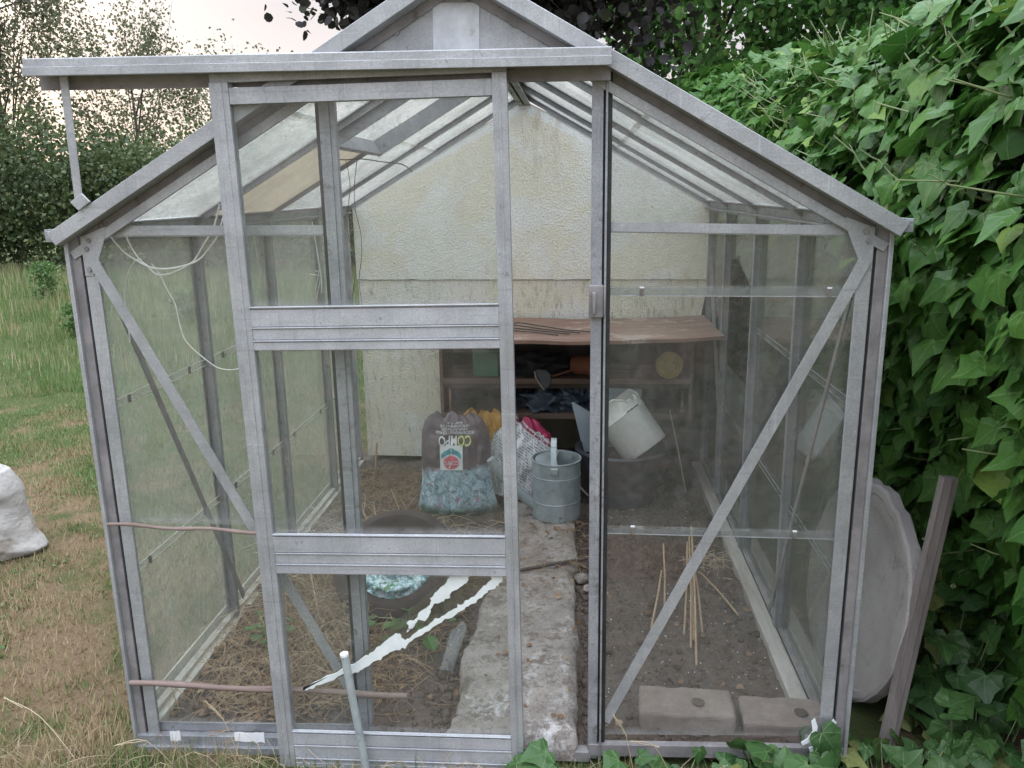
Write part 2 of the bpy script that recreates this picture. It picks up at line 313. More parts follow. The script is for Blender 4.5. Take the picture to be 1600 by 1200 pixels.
# ------------------------------------------------ mesh builder
def tag(o, label=None, cat=None, group=None, kind=None):
    if label: o['label'] = label
    if cat: o['category'] = cat
    if group: o['group'] = group
    if kind: o['kind'] = kind
    return o
def empty(name, loc=(0, 0, 0), label=None, cat=None, group=None):
    o = bpy.data.objects.new(name, None); o.location = loc; o.empty_display_size = .1; COL.objects.link(o)
    bpy.context.view_layer.update() if False else None
    return tag(o, label, cat, group)
def from_arrays(name, V, F, mats, parent=None, mi=None, smooth=False, uv=None, sharp=0):
    """V (n,3); F list of index tuples or int array (m,k)"""
    me = bpy.data.meshes.new(name)
    V = np.asarray(V, dtype=np.float32)
    if isinstance(F, np.ndarray):
        m_, k = F.shape
        me.vertices.add(len(V)); me.vertices.foreach_set('co', V.ravel())
        me.loops.add(m_*k); me.loops.foreach_set('vertex_index', F.ravel().astype(np.int32))
        me.polygons.add(m_); me.polygons.foreach_set('loop_start', np.arange(0, m_*k, k, dtype=np.int32))
        me.polygons.foreach_set('loop_total', np.full(m_, k, dtype=np.int32))
        me.update(calc_edges=True)
        if uv is not None:
            l = me.uv_layers.new(name='UVMap'); l.data.foreach_set('uv', np.asarray(uv, dtype=np.float32)[F.ravel()].ravel())
    else:
        me.from_pydata([tuple(map(float, v)) for v in V], [], F); me.update()
    for mt in (mats if isinstance(mats, (list, tuple)) else [mats]): me.materials.append(mt)
    if mi is not None: me.polygons.foreach_set('material_index', np.asarray(mi, dtype=np.int32))
    if smooth is True: me.polygons.foreach_set('use_smooth', np.ones(len(me.polygons), dtype=bool))
    elif isinstance(smooth, list): me.polygons.foreach_set('use_smooth', np.asarray(smooth, dtype=bool))
    if sharp and smooth: me.set_sharp_from_angle(angle=math.radians(sharp))
    o = bpy.data.objects.new(name, me); COL.objects.link(o)
    if parent: o.parent = parent
    return o
class MB:
    def __init__(s): s.v = []; s.f = []; s.m = []; s.s = []
    def add(s, V, F, mi=0, sm=False):
        b = len(s.v); s.v += [tuple(map(float, p)) for p in V]; s.f += [tuple(b+i for i in f) for f in F]
        s.m += [mi]*len(F); s.s += [sm]*len(F); return s
    def box(s, a, b, mi=0):
        x0, y0, z0 = a; x1, y1, z1 = b
        return s.add([(x0, y0, z0), (x1, y0, z0), (x1, y1, z0), (x0, y1, z0), (x0, y0, z1), (x1, y0, z1), (x1, y1, z1), (x0, y1, z1)],
              [(0, 3, 2, 1), (4, 5, 6, 7), (0, 1, 5, 4), (1, 2, 6, 5), (2, 3, 7, 6), (3, 0, 4, 7)], mi)
    def bar(s, p, q, wv, tv, mi=0):
        """prism from p to q; wv and tv are full-width vectors of the section"""
        p, q, wv, tv = (Vector(x) for x in (p, q, wv, tv))
        V = [e + a*wv*.5 + b*tv*.5 for e in (p, q) for a, b in ((-1, -1), (1, -1), (1, 1), (-1, 1))]
        return s.add(V, [(0, 3, 2, 1), (4, 5, 6, 7), (0, 1, 5, 4), (1, 2, 6, 5), (2, 3, 7, 6), (3, 0, 4, 7)], mi)
    def tube(s, pts, r, n=8, mi=0, cap=True):
        pts = [Vector(p) for p in pts]; rs = r if isinstance(r, (list, tuple)) else [r]*len(pts)
        V = []; up = Vector((.13, .31, .94)).normalized()
        for i, p in enumerate(pts):
            d = (pts[min(i+1, len(pts)-1)] - pts[max(i-1, 0)]).normalized()
            a = d.cross(up)
            if a.length < .05: a = d.cross(Vector((1, 0, 0)))
            a.normalize(); b = d.cross(a); up = b.cross(d) if False else up
            for k in range(n):
                t = 2*math.pi*k/n; V.append(p + (a*math.cos(t) + b*math.sin(t))*rs[i])
        F = [(i*n+k, i*n+(k+1) % n, (i+1)*n+(k+1) % n, (i+1)*n+k) for i in range(len(pts)-1) for k in range(n)]
        s.add(V, F, mi, True)
        if cap: s.add([V[k] for k in range(n)], [tuple(range(n))][::-1], mi); s.add(V[-n:], [tuple(range(n))], mi)
        return s
    def lathe(s, prof, c=(0, 0, 0), n=32, mi=0, axis=None, sm=True):
        """prof: (r,z) list"""
        R3 = Matrix.Identity(3) if axis is None else Vector(axis).normalized().to_track_quat('Z', 'Y').to_matrix()
        V = []; c = Vector(c)
        for r, z in prof:
            for k in range(n):
                t = 2*math.pi*k/n; V.append(c + R3 @ Vector((r*math.cos(t), r*math.sin(t), z)))
        F = [(i*n+k, i*n+(k+1) % n, (i+1)*n+(k+1) % n, (i+1)*n+k) for i in range(len(prof)-1) for k in range(n)]
        return s.add(V, F, mi, sm)
    def prism(s, poly, tv, mi=0):
        """polygon (3D points) extruded by vector tv"""
        tv = Vector(tv); n = len(poly); P = [Vector(p) for p in poly]
        V = P + [p+tv for p in P]
        return s.add(V, [tuple(range(n))[::-1], tuple(range(n, 2*n))] + [(i, (i+1) % n, n+(i+1) % n, n+i) for i in range(n)], mi)
    def build(s, name, mats, parent=None, bevel=0, smooth=None):
        o = from_arrays(name, s.v, s.f, mats, parent, s.m, smooth if smooth is not None else s.s, sharp=38)
        if bevel:
            b = o.modifiers.new('bevel', 'BEVEL'); b.width = bevel; b.segments = 2; b.limit_method = 'ANGLE'; b.angle_limit = math.radians(40)
        return o
def fn(p, f=1., o=0): return mn.fractal(Vector(p)*f + Vector((o, o*1.7, 3.1*o)), 1., 2., 4)

# ------------------------------------------------ setting: ground, hill
def axis_pts(a, b, fine0, fine1, df, grow=1.35):
    p = list(np.arange(fine0, fine1, df)); d = df
    x = fine0
    while x > a: d *= grow; x -= d; p.insert(0, max(x, a))
    d = df; x = p[-1]
    while x < b: d *= grow; x += d; p.append(min(x, b))
    return p
xs = axis_pts(-700, 700, -5, 3, .12); ys = axis_pts(-60, 900, -1.2, 5, .12)
GZ = -.045
def ground_z(x, y):
    d = max(0, abs(x)-1.1) if -.3 < y < 4.5 else 1
    far = min(1, math.hypot(x, y)/40)
    return GZ + .018*fn((x, y, 0), .9)*min(1, .25+d) + .25*fn((x, y, 5), .08)*max(0, far-.2)
V = [(x, y, ground_z(x, y)) for y in ys for x in xs]; nx = len(xs)
F = np.array([(j*nx+i, j*nx+i+1, (j+1)*nx+i+1, (j+1)*nx+i) for j in range(len(ys)-1) for i in range(nx-1)])
tag(from_arrays('ground', V, F, M['lawn'], smooth=True), kind='structure')
# far wooded hill
hx = np.linspace(-420, 240, 90); V = []; F = []
for i, x in enumerate(hx):
    top = 17 + 9*math.sin(x*.008+1.2) + 4*mn.noise(Vector((x*.03, 0, 0))) + 1.8*mn.noise(Vector((x*.35, 2, 0)))
    for j, (yy, zz) in enumerate(((230, -2), (250, .45), (275, .8), (300, 1.), (360, .9))):
        V.append((x, yy, -2 if j == 0 else top*zz))
F = [(i*5+j, (i+1)*5+j, (i+1)*5+j+1, i*5+j+1) for i in range(len(hx)-1) for j in range(4)]
tag(from_arrays('hill', V, F, M['hill'], smooth=True), kind='structure')

# ------------------------------------------------ soil inside, path slab
n1, n2 = 130, 160
def soil_z(x, y):
    z = .012*fn((x, y, 1), 3.) + .018*fn((x, y, 2), 9.) - .012
    z += .035*math.exp(-((x+.62)**2/.05 + (y-.75)**2/.3))           # heap under the straw
    z += .03*math.exp(-((x-.62)**2/.08 + (y-1.1)**2/.15))
    return z
V = [(-.95 + 1.9*i/(n1-1), -.0 + 2.62*j/(n2-1), soil_z(-.95+1.9*i/(n1-1), 2.62*j/(n2-1))) for j in range(n2) for i in range(n1)]
F = np.array([(j*n1+i, j*n1+i+1, (j+1)*n1+i+1, (j+1)*n1+i) for j in range(n2-1) for i in range(n1-1)])
tag(from_arrays('soil', V, F, M['soil'], smooth=True), kind='structure')
def path_edges(t):      # t 0 front..1 back -> (xl, xr)
    y = -.02 + 1.66*t
    xl = -.095 + .05*t + .03*mn.noise(Vector((y*4, 0, 0))) + .012*mn.noise(Vector((y*22, 5, 0)))
    xr = .272 - .01*t + .018*mn.noise(Vector((y*5, 9, 0))) + .014*mn.noise(Vector((y*25, 3, 0)))
    return xl, xr, y
V = []; na, nb = 44, 150
for j in range(nb):
    t = j/(nb-1); xl, xr, y = path_edges(t)
    for i in range(na):
        u = i/(na-1); x = xl + (xr-xl)*u
        e = min(min(u, 1-u)*(na-1), j)
        z = .040 + .006*fn((x, y, 4), 8) + .005*fn((x, y, 6), 30)
        if e < 1: z = -.03
        elif e < 2: z -= .006 + .006*abs(mn.noise(Vector((x*9, y*30, 2))))
        V.append((x, y, z))
F = np.array([(j*na+i, j*na+i+1, (j+1)*na+i+1, (j+1)*na+i) for j in range(nb-1) for i in range(na-1)])
tag(from_arrays('path', V, F, M['path'], smooth=True), kind='structure')

# ------------------------------------------------ greenhouse
G = empty('greenhouse', (0, 0, 0), 'old aluminium framed glass greenhouse with its sliding door half open, filling the picture', 'greenhouse')
W = .965; E = 1.385; A = 1.94
SL = (A-E)/W; th = math.atan(SL)
A_, AI = M['alu'], M['alu_in']
def zb(x): return -.035*(W-x)/(2*W) + .015*(W+x)/(2*W)      # base line sags to the left
# corner posts, front
for sx in (-1, 1):
    b = MB(); z0 = zb(sx*W)-.01
    def sp(x0, x1, y0, y1, mi, zt=E-.02):
        a_, b_ = sorted((sx*x0, sx*x1)); b.box((a_, y0, z0), (b_, y1, zt), mi)
    sp(.967, .957, -.014, .03, 0); sp(.957, .934, -.004, .006, 2); sp(.934, .926, .004, .014, 1); sp(.926, .894, -.006, .0, 0)
    sp(.926, .919, .0, .045, 0); sp(.967, .962, .03, .06, 0)
    b.build('corner_post', [A_, M['rubber'], M['alu_dirty']], G, .0012)
    # gusset plate
    g = MB(); g.prism([(sx*.925, -.0085, 1.362), (sx*.86, -.0085, 1.387+.0), (sx*.868, -.0085, 1.35), (sx*.905, -.0085, 1.27), (sx*.925, -.0085, 1.27)], (0, .002, 0))
    g.build('gusset_plate', A_, G)
    for (px, pz) in ((.905, 1.355), (.912, 1.335), (.912, 1.285)):
        MB().lathe([(0, .004), (.006, .004), (.006, 0)], (sx*px, -.0087, pz), 6, axis=(0, -1, 0), sm=False).build('bolt', M['alu_dirty'], G)
# rear corner posts
for sx in (-1, 1):
    a_, b_ = sorted((sx*.965, sx*.93)); MB().box((a_, 2.33, -.02), (b_, 2.36, E-.02)).build('corner_post', AI, G)
# opening jambs
b = MB(); b.box((-.331, .0, -.03), (-.322, .032, 1.70), 1); b.box((-.322, -.004, -.03), (-.298, .004, 1.70)); b.box((-.298, .0, -.03), (-.286, .022, 1.70)); b.box((-.318, .004, -.03), (-.302, .03, 1.70))
b.build('door_jamb', [AI, M['rubber']], G, .001)
b = MB(); b.box((.297, -.006, -.03), (.322, .0, 1.705)); b.box((.297, .0, -.03), (.303, .03, 1.705)); b.box((.322, .002, -.03), (.327, .03, 1.705), 1); b.box((.327, -.012, -.03), (.332, .02, 1.705)); b.box((.332, .0, -.03), (.342, .012, 1.705), 1)
b.build('door_jamb', [AI, M['rubber']], G, .001)
b = MB(); b.box((.292, -.022, 1.165), (.326, -.0075, 1.24)); b.box((.300, -.035, 1.175), (.308, -.022, 1.225)); b.box((.326, -.03, 1.17), (.331, -.012, 1.24), 0)
b.build('door_catch', M['alu_dirty'], G, .002)
# front base rail with old paint patches
b = MB()
b.bar((-.965, -.002, zb(-W)+.012), (-.286, -.002, zb(-.3)+.012), (0, 0, .03), (0, .02, 0)); b.bar((-.955, .012, zb(-W)+.04), (-.3, .012, zb(-.3)+.04), (0, 0, .028), (0, .004, 0))
b.bar((-.955, -.016, zb(-W)-.012), (-.3, -.016, zb(-.3)-.012), (0, 0, .02), (0, .012, 0))
b.build('base_rail', AI, G, .001)
b = MB(); b.bar((.30, .0, zb(.3)+.0), (.965, .0, zb(W)+.0), (0, 0, .035), (0, .02, 0)); b.bar((-.286, .0, -.025), (.30, .0, -.02), (0, 0, .03), (0, .03, 0))
b.build('base_rail', M['alu_dirty'], G, .001)
for x0, x1 in ((-.675, -.59), (-.505, -.47), (-.86, -.83)):
    b = MB(); n = 9; top = []; bot = []
    for i in range(n):
        x = x0+(x1-x0)*i/(n-1); zc = zb(x)+.028
        top.append((x, -.0128, zc+.012+.004*random.random())); bot.append((x, -.0128, zc-.014-.006*random.random()))
    b.prism(top+bot[::-1], (0, .0006, 0)); b.build('paint_patch', M['white'], G)
# rafters (front gable barge bars)
for sx in (-1, 1):
    def rl(off, y, w_, t_, mi, b, x0=0., x1=W+.02):
        # line parallel to roof, offset inwards by off (centre) ; w_ width in plane, t_ thickness in y
        nrm = Vector((-sx*math.sin(th), 0, -math.cos(th)))
        p = Vector((sx*x0, y, A - SL*x0)) + nrm*off; q = Vector((sx*x1, y, A - SL*x1)) + nrm*off
        b.bar(p, q, nrm*w_, (0, t_, 0), mi)
    b = MB()
    rl(.017, -.018, .034, .05, 0, b); rl(.044, .006, .020, .006, 1, b); rl(.064, -.004, .022, .008, 0, b, .33); rl(.052, .02, .004, .03, 1, b, .33)
    b.build('gable_rafter', [A_, M['alu_dirty']], G, .0012)
# roof: glazing bars, ridge
for y in (.62, 1.235, 1.85, 2.36):
    for sx in (-1, 1):
        nrm = Vector((-sx*math.sin(th), 0, -math.cos(th)))
        p = Vector((0, y, A-.012)); q = Vector((sx*(W-.02), y, A-.012-SL*(W-.02)))
        b = MB(); b.bar(p+nrm*.014, q+nrm*.014, nrm*.018, (0, .005, 0)); b.bar(p+nrm*.024, q+nrm*.024, nrm*.003, (0, .016, 0)); b.bar(p+nrm*.003, q+nrm*.003, nrm*.003, (0, .034, 0), 1)
        b.build('roof_bar', [AI, M['rubber']], G)
b = MB(); b.box((-.03, -.02, 1.865), (.03, 2.36, 1.872)); b.box((-.004, .0, 1.865), (.004, 2.36, 1.94)); b.prism([(-.05, -.03, 1.918), (0, -.03, 1.95), (.05, -.03, 1.918), (.05, -.03, 1.914), (0, -.03, 1.944), (-.05, -.03, 1.914)], (0, 2.39, 0))
b.build('ridge_bar', M['mossalu'], G)
# eave rails with gutter
for sx in (-1, 1):
    b = MB()
    def bx(x0, x1, z0, z1, mi=0, y0=.0, y1=2.36):
        a_, c_ = sorted((sx*x0, sx*x1)); b.box((a_, y0, z0), (c_, y1, z1), mi)
    bx(.905, .958, 1.388, 1.392); bx(.93, .958, 1.34, 1.388); bx(.905, .93, 1.352, 1.357)
    bx(.965, .995, 1.352, 1.356, 0, -.03); bx(.995, .999, 1.352, 1.382, 0, -.03); bx(.962, .966, 1.352, 1.372, 0, -.03); bx(.965, .998, 1.353, 1.378, 0, -.031, -.028)
    b.build('eave_gutter', AI, G, .0008)
# side glazing bars, rails and braces
for sx in (-1, 1):
    for y in (.62, 1.235, 1.85):
        b = MB()
        a_, c_ = sorted((sx*.958, sx*.928)); b.box((a_, y-.003, .0), (c_, y+.003, 1.36))
        a_, c_ = sorted((sx*.928, sx*.924)); b.box((a_, y-.011, .0), (c_, y+.011, 1.36))
        a_, c_ = sorted((sx*.9575, sx*.9545)); b.box((a_, y-.018, .0), (c_, y+.018, 1.36), 1)
        b.build('side_bar', [AI, M['rubber']], G)
    b = MB(); a_, c_ = sorted((sx*.965, sx*.935)); b.box((a_, .0, .0), (c_, 2.36, .02)); a_, c_ = sorted((sx*.965, sx*.961)); b.box((a_, .0, .02), (c_, 2.36, .05))
    b.build('base_rail', M['kerb_pale'] if sx < 0 else M['alu_dirty'], G)
    b = MB(); b.bar((sx*.918, .05, 1.29), (sx*.918, .66, .06), (0, .018, .009), (.004, 0, 0)); b.build('side_brace', M['alu_dirty'], G)
# front braces and cross bars
b = MB(); b.bar((-.898, -.012, 1.305), (-.325, .008, .105), (.0235, 0, .012), (0, .004, 0)); b.build('front_brace', A_, G)
b = MB(); b.bar((.912, -.012, 1.300), (.342, .008, .075), (.0235, 0, -.012), (0, .004, 0)); b.build('front_brace', A_, G)
b = MB(); b.bar((-.895, .008, 1.377), (-.33, .008, 1.372), (0, 0, .022), (0, .003, 0)); b.bar((-.895, .02, 1.364), (-.33, .02, 1.359), (0, 0, .003), (0, .022, 0)); b.build('cross_bar', A_, G)
b = MB(); b.bar((.342, .008, 1.371), (.895, .008, 1.356), (0, 0, .021), (0, .003, 0)); b.bar((.342, .02, 1.359), (.895, .02, 1.344), (0, 0, .003), (0, .022, 0)); b.build('cross_bar', A_, G)
# door track beam
b = MB()
def tb(x0, x1, zc, y, h, d, mi=0):
    b.bar((x0, y, zc+.011*(-x0+.335)/1.3), (x1, y, zc+.011*(-x1+.335)/1.3), (0, 0, h), (0, d, 0), mi)
tb(-.960, .336, 1.735, -.074, .018, .008); tb(-.960, .336, 1.717, -.080, .019, .010); tb(-.960, .336, 1.744, -.045, .003, .06); tb(-.955, .336, 1.712, -.030, .058, .006, 1); tb(-.955, .336, 1.727, -.055, .004, .05, 1); tb(-.955, .336, 1.722, -.0725, .004, .004)
b.build('door_track', [A_, M['alu_dirty']], G, .001)
b = MB(); b.bar((-.886, -.05, 1.722), (-.893, -.045, 1.452), (.019, 0, 0), (0, .004, 0)); b.bar((-.898, -.046, 1.455), (-.880, -.046, 1.435), (.03, 0, .02), (0, .006, 0)); b.build('track_strut', A_, G, .001)
# gable panel, plate and bolts
b = MB(); zt = A-.075
b.prism([(-.262, .010, 1.742), (.262, .010, 1.742), (.0, .010, 1.893)], (0, .002, 0)); b.build('gable_panel', A_, G)
b = MB(); b.prism([(-.055, .007, 1.755), (.048, .007, 1.755), (.05, .007, 1.856), (-.053, .007, 1.858)], (0, .0028, 0)); b.build('gable_plate', M['sticker'], G)
for x, z in ((-.135, 1.80), (.122, 1.81), (.205, 1.766), (-.212, 1.763), (-.028, 1.867), (.025, 1.866)):
    MB().lathe([(0, .005), (.007, .005), (.007, 0)], (x, .0098, z), 4, axis=(0, -1, 0), sm=False).build('bolt', M['alu_dirty'], G)
# glass panes helper
def pane(poly, tv, mat, name='glass_pane', parent=G):
    return MB().prism(poly, tv).build(name, mat, parent)
TY = (0, .003, 0)
# front gable panes
Zr = lambda x: A-.085-SL*abs(x)
GFm = M['glass_front']
pane([(-.93, .009, zb(-.9)+.05), (-.325, .009, .02), (-.325, .009, .625), (-.93, .009, .632)], TY, GFm)
pane([(-.93, .0125, .622), (-.325, .0125, .615), (-.325, .0125, Zr(.325)), (-.885, .0125, Zr(.885)), (-.93, .0125, 1.34)], TY, GFm)
pane([(.342, .009, .035), (.93, .009, .055), (.93, .009, .628), (.342, .009, .634)], TY, GFm)
pane([(.342, .0125, .612), (.93, .0125, .606), (.93, .0125, 1.23), (.342, .0125, 1.235)], TY, GFm)
pane([(.342, .0165, 1.21), (.93, .0165, 1.205), (.93, .0165, 1.34), (.885, .0165, Zr(.885)), (.342, .0165, Zr(.342))], TY, GFm)
# glass overlap edges + spring clips
for (x0, x1, z0, z1, h) in ((.342, .935, 1.222, 1.216, .019), (.342, .935, .622, .616, .014)):
    b = MB(); b.bar((x0, .0075, z0), (x1, .0075, z1), (0, 0, h), (0, .0012, 0)); b.build('pane_overlap', M['glass_edge'], G)
    b = MB(); b.bar((x0, .0062, z0-h*.5), (x1, .0062, z1-h*.5), (0, 0, .0018), (0, .0018, 0)); b.build('pane_overlap_lip', A_, G)
for x, z in ((.415, 1.222), (.84, 1.218), (.405, .626), (.80, .620)):
    b = MB(); b.box((x-.005, .002, z-.010), (x+.005, .0055, z+.008)); b.box((x-.005, .002, z+.008), (x+.005, .0055, z+.0115), 1); b.build('glass_clip', [M['clip'], M['white']], G)
# side panes
ZL = (.03, .452, .925, 1.345); YB = (.02, .62, 1.235, 1.85, 2.34)
for sx in (-1, 1):
    gm = M['glass_side'] if sx < 0 else M['glass_sider']
    for bi in range(4):
        y0, y1 = YB[bi]+.004, YB[bi+1]-.004
        for zi in range(3):
            x = sx*(.9515+.0035*(zi % 2)); z0, z1 = ZL[zi]-.012*(zi > 0), ZL[zi+1]+.006
            if sx > 0 and bi == 2 and zi == 2:      # broken pane: only the jagged top is left
                pane([(x, y1, 1.17), (x, y1-.07, 1.145), (x, y1-.2, 1.155), (x, y0+.2, 1.09), (x, y0, 1.03), (x, y0, z1), (x, y1, z1)], (-.003, 0, 0), gm); continue
            if sx > 0 and bi == 2 and zi == 1: z1 = .66
            pane([(x, y0, z0), (x, y1, z0), (x, y1, z1), (x, y0, z1)], (-.003*sx, 0, 0), gm)
        for z in ZL[1:3]:
            if sx > 0 and bi == 2: continue
            b = MB(); b.bar((sx*.947, y0, z+.008), (sx*.947, y1, z+.008), (0, 0, .0025), (.002, 0, 0)); b.bar((sx*.947, y0, z-.012), (sx*.947, y1, z-.012), (0, 0, .0025), (.002, 0, 0)); b.build('pane_overlap_lip', M['kerb_pale'] if sx < 0 else AI, G)
            for yy in (y0+.12, y1-.12):
                b = MB(); b.box((min(sx*.947, sx*.941), yy-.004, z-.012), (max(sx*.947, sx*.941), yy+.004, z+.010)); b.build('glass_clip', M['clip'], G)
# roof panes
def rp_pt(sx, xr, y, d): return Vector((sx*xr, y, A-.012-SL*xr)) + Vector((-sx*math.sin(th), 0, -math.cos(th)))*d
for sx in (-1, 1):
    for bi in range(4):
        y0, y1 = (.02, .62, 1.235, 1.85, 2.34)[bi]+.004, YB[bi+1]-.004
        up = Vector((sx*math.sin(th), 0, math.cos(th)))*.003
        if sx < 0 and bi == 1:
            MB().prism([rp_pt(sx, .50, y0, .012), rp_pt(sx, .955, y0, .012), rp_pt(sx, .955, y1, .012), rp_pt(sx, .50, y1, .012)], up*4).build('roof_panel', M['beige'], G)
            v_ = MB()
            fr = [(.055, .09), (.46, .50)]
            d0 = .075
            def fb(xa, ya, xb, yb, wv):
                v_.bar(rp_pt(sx, xa, ya, .030), rp_pt(sx, xb, yb, .030), wv, Vector((-sx*math.sin(th), 0, -math.cos(th)))*.055)
            sdir = (rp_pt(sx, 1, 0, 0)-rp_pt(sx, 0, 0, 0)).normalized()*.016
            fb(.50, y0, .50, y1, sdir); fb(.06, y0, .06, y1, sdir)
            fb(.06, y0+.012, .51, y0+.012, (0, .012, 0)); fb(.06, y1-.012, .51, y1-.012, (0, .012, 0))
            fo = v_.build('roof_vent', AI, G)
            pane([rp_pt(sx, .05, y0, -.002), rp_pt(sx, .515, y0, -.002), rp_pt(sx, .515, y1, -.002), rp_pt(sx, .05, y1, -.002)], up, M['glass_roof'], 'vent_pane', fo)
            continue
        pane([rp_pt(sx, .01, y0, .006), rp_pt(sx, .47, y0, .006), rp_pt(sx, .47, y1, .006), rp_pt(sx, .01, y1, .006)], up, M['glass_roof'])
        pane([rp_pt(sx, .455, y0, .0105), rp_pt(sx, .955, y0, .0105), rp_pt(sx, .955, y1, .0105), rp_pt(sx, .455, y1, .0105)], up, M['glass_roof'])
# sliding door
b = MB(); xl0, xl1, xr0, xr1 = -.531, -.488, .097, .129
for x0, x1 in ((xl0, xl1), (xr0, xr1)):
    b.box((x0, -.062, -.056), (x1, -.057, 1.702)); b.box((x0, -.057, -.056), (x0+.004, -.035, 1.702)); b.box((x1-.004, -.057, -.056), (x1, -.035, 1.702))
    b.box((x0+.014, -.0635, -.056), (x1-.014, -.062, 1.702))
b.box((xl1, -.060, 1.655), (xr0, -.055, 1.690)); b.box((xl0, -.056, 1.702), (xr1, -.050, 1.722)); b.box((xl1, -.055, 1.655), (xr0, -.035, 1.659))
D = b.build('door', A_, G, .0012)
D.rotation_euler.y = -.0095
def kick(z0, z1, ridges):
    b = MB(); H = z1-z0
    b.box((xl1, -.058, z0), (xr0, -.054, z1))
    for a_, c_, y in ridges: b.box((xl1, -y, z0+H*a_), (xr0, -.058, z0+H*c_))
    b.box((xl1, -.066, z1-.003), (xr0, -.058, z1))
    b.build('rail_panel', M['alu_light'], D, .0008)
kick(1.098, 1.204, ((.02, .20, .0615), (.215, .245, .064), (.26, .5, .0605), (.51, .54, .064), (.555, .93, .0625)))
kick(.522, .632, ((.02, .22, .0615), (.235, .265, .064), (.28, .5, .0605), (.51, .54, .064), (.555, .93, .0625)))
kick(-.056, .068, ((.02, .2, .0615), (.3, .33, .064), (.34, .6, .0605), (.62, .65, .064), (.67, .93, .0625)))
DG = M['glass_door']
pane([(xl1, -.052, 1.204), (xr0, -.052, 1.204), (xr0, -.052, 1.657), (xl1, -.052, 1.657)], TY, DG, parent=D)
pane([(xl1, -.052, .632), (xr0, -.052, .632), (xr0, -.052, 1.098), (xl1, -.052, 1.098)], TY, DG, parent=D)
pane([(xl1, -.052, .068), (xr0, -.052, .068), (xr0, -.052, .522), (xl1, -.052, .522)], TY, DG, parent=D)

# broken strip of glass with white sealant, propped inside the door's lower pane
SH = tag(MB().prism([(-.462, -.046, .173), (-.3, -.046, .273), (-.229, -.046, .35), (-.141, -.046, .434), (-.048, -.046, .522), (.089, -.046, .522), (.04, -.046, .465), (-.061, -.046, .391), (-.163, -.046, .315), (-.302, -.046, .24)], (0, .003, 0)).build('glass_shard', glass_mat('glass_shard', .16, .1, tint=(.8, .8, .76), dcol=(.30, .27, .22))),
    'long pointed glass shard edged with wavy white sealant, slanting across the lowest door pane', 'glass shard')
s1 = [(-.336, .248), (-.305, .267), (-.284, .28), (-.265, .293), (-.228, .324), (-.2, .349), (-.186, .352), (-.176, .331), (-.151, .351), (-.119, .374), (-.091, .394), (-.06, .414), (-.037, .431), (-.015, .446), (.007, .458), (.029, .487), (.051, .504), (.05, .522), (.086, .522), (.073, .505), (.06, .495), (.038, .48), (.02, .461), (-.002, .446), (-.024, .427), (-.06, .407), (-.087, .389), (-.114, .369), (-.151, .346), (-.179, .318), (-.206, .31), (-.243, .284), (-.281, .26), (-.304, .247), (-.337, .231)]
s2 = [(-.168, .358), (-.159, .37), (-.167, .382), (-.144, .392), (-.132, .414), (-.103, .439), (-.102, .458), (-.082, .475), (-.057, .502), (-.047, .522), (-.002, .522), (-.004, .503), (-.023, .488), (-.049, .473), (-.058, .454), (-.083, .439), (-.096, .437), (-.104, .415), (-.118, .391), (-.135, .395), (-.149, .375)]
s3 = [(-.453, .183), (-.389, .223), (-.336, .248), (-.337, .231), (-.408, .194), (-.444, .178)]
def wavy(poly, amp):
    r = []
    for i in range(len(poly)):
        p, q = poly[i], poly[(i+1) % len(poly)]
        for k in range(4):
            t = k/4; r.append((p[0]+(q[0]-p[0])*t + amp*random.uniform(-1, 1), p[1]+(q[1]-p[1])*t + amp*random.uniform(-1, 1)))
    return r
s1 = [(x, z) for x, z in s1[:19]] + [(x+.002, z-.007) for x, z in s1[19:]]
for sp_ in (s1, s2, s3):
    MB().prism([(x, -.0495, z) for x, z in wavy(sp_, .0034)], (0, .0032, 0)).build('sealant', M['sealant'], SH, .001)
# small shard at the right front corner
S2 = tag(MB().prism([(.845, -.02, .085), (.875, -.02, .13), (.925, -.02, .13), (.90, -.02, .06), (.885, -.02, .015), (.85, -.02, .03)], (0, .003, 0)).build('glass_shard', M['glass_edge']), 'small glass shard with two white sealant strips standing at the right front corner', 'glass shard')
for p_ in ([(.846, .055), (.862, .068), (.873, .09), (.868, .118), (.876, .128), (.884, .105), (.884, .08), (.87, .058), (.85, .046)], [(.866, .04), (.884, .048), (.9, .075), (.912, .11), (.922, .127), (.931, .118), (.918, .085), (.9, .045), (.887, .012), (.874, .02)]):
    MB().prism([(x, -.0225, z) for x, z in p_], (0, .0022, 0)).build('sealant', M['sealant'], S2)

# ------------------------------------------------ gable wall of the building behind
Bd = empty('rendered_building', (0, 2.36, 0), 'cream pebbledashed gable end closing off the back of the greenhouse', 'building')
PW = Matrix.Translation((0, -2.36, 0))
def edge_noise(p, q, n, amp, sd):
    r = []
    for i in range(n):
        t = i/n; v = Vector(p).lerp(Vector(q), t); o_ = amp*mn.noise(Vector((v.x*14+sd, v.z*14, sd)))
        r.append((v.x, 0, v.z+o_))
    return r
up = edge_noise((-.905, 0, 1.004), (.955, 0, .992), 50, .004, 3) + edge_noise((.955, 0, .992), (.957, 0, 1.405), 8, .003, 1) + edge_noise((.957, 0, 1.405), (.0, 0, 1.888), 40, .007, 2) + edge_noise((0, 0, 1.888), (-.907, 0, 1.41), 40, .007, 4) + edge_noise((-.907, 0, 1.41), (-.905, 0, 1.004), 8, .003, 6)
b = MB(); b.prism(up, (0, .22, 0)); b.build('upper_wall', M['render'], Bd)
b = MB()
lw_ = edge_noise((-.475, 0, .777), (.942, 0, .78), 40, .004, 8) + [(.942, 0, .99), (-.900, 0, 1.0), (-.902, 0, .02), (-.484, 0, .015)]
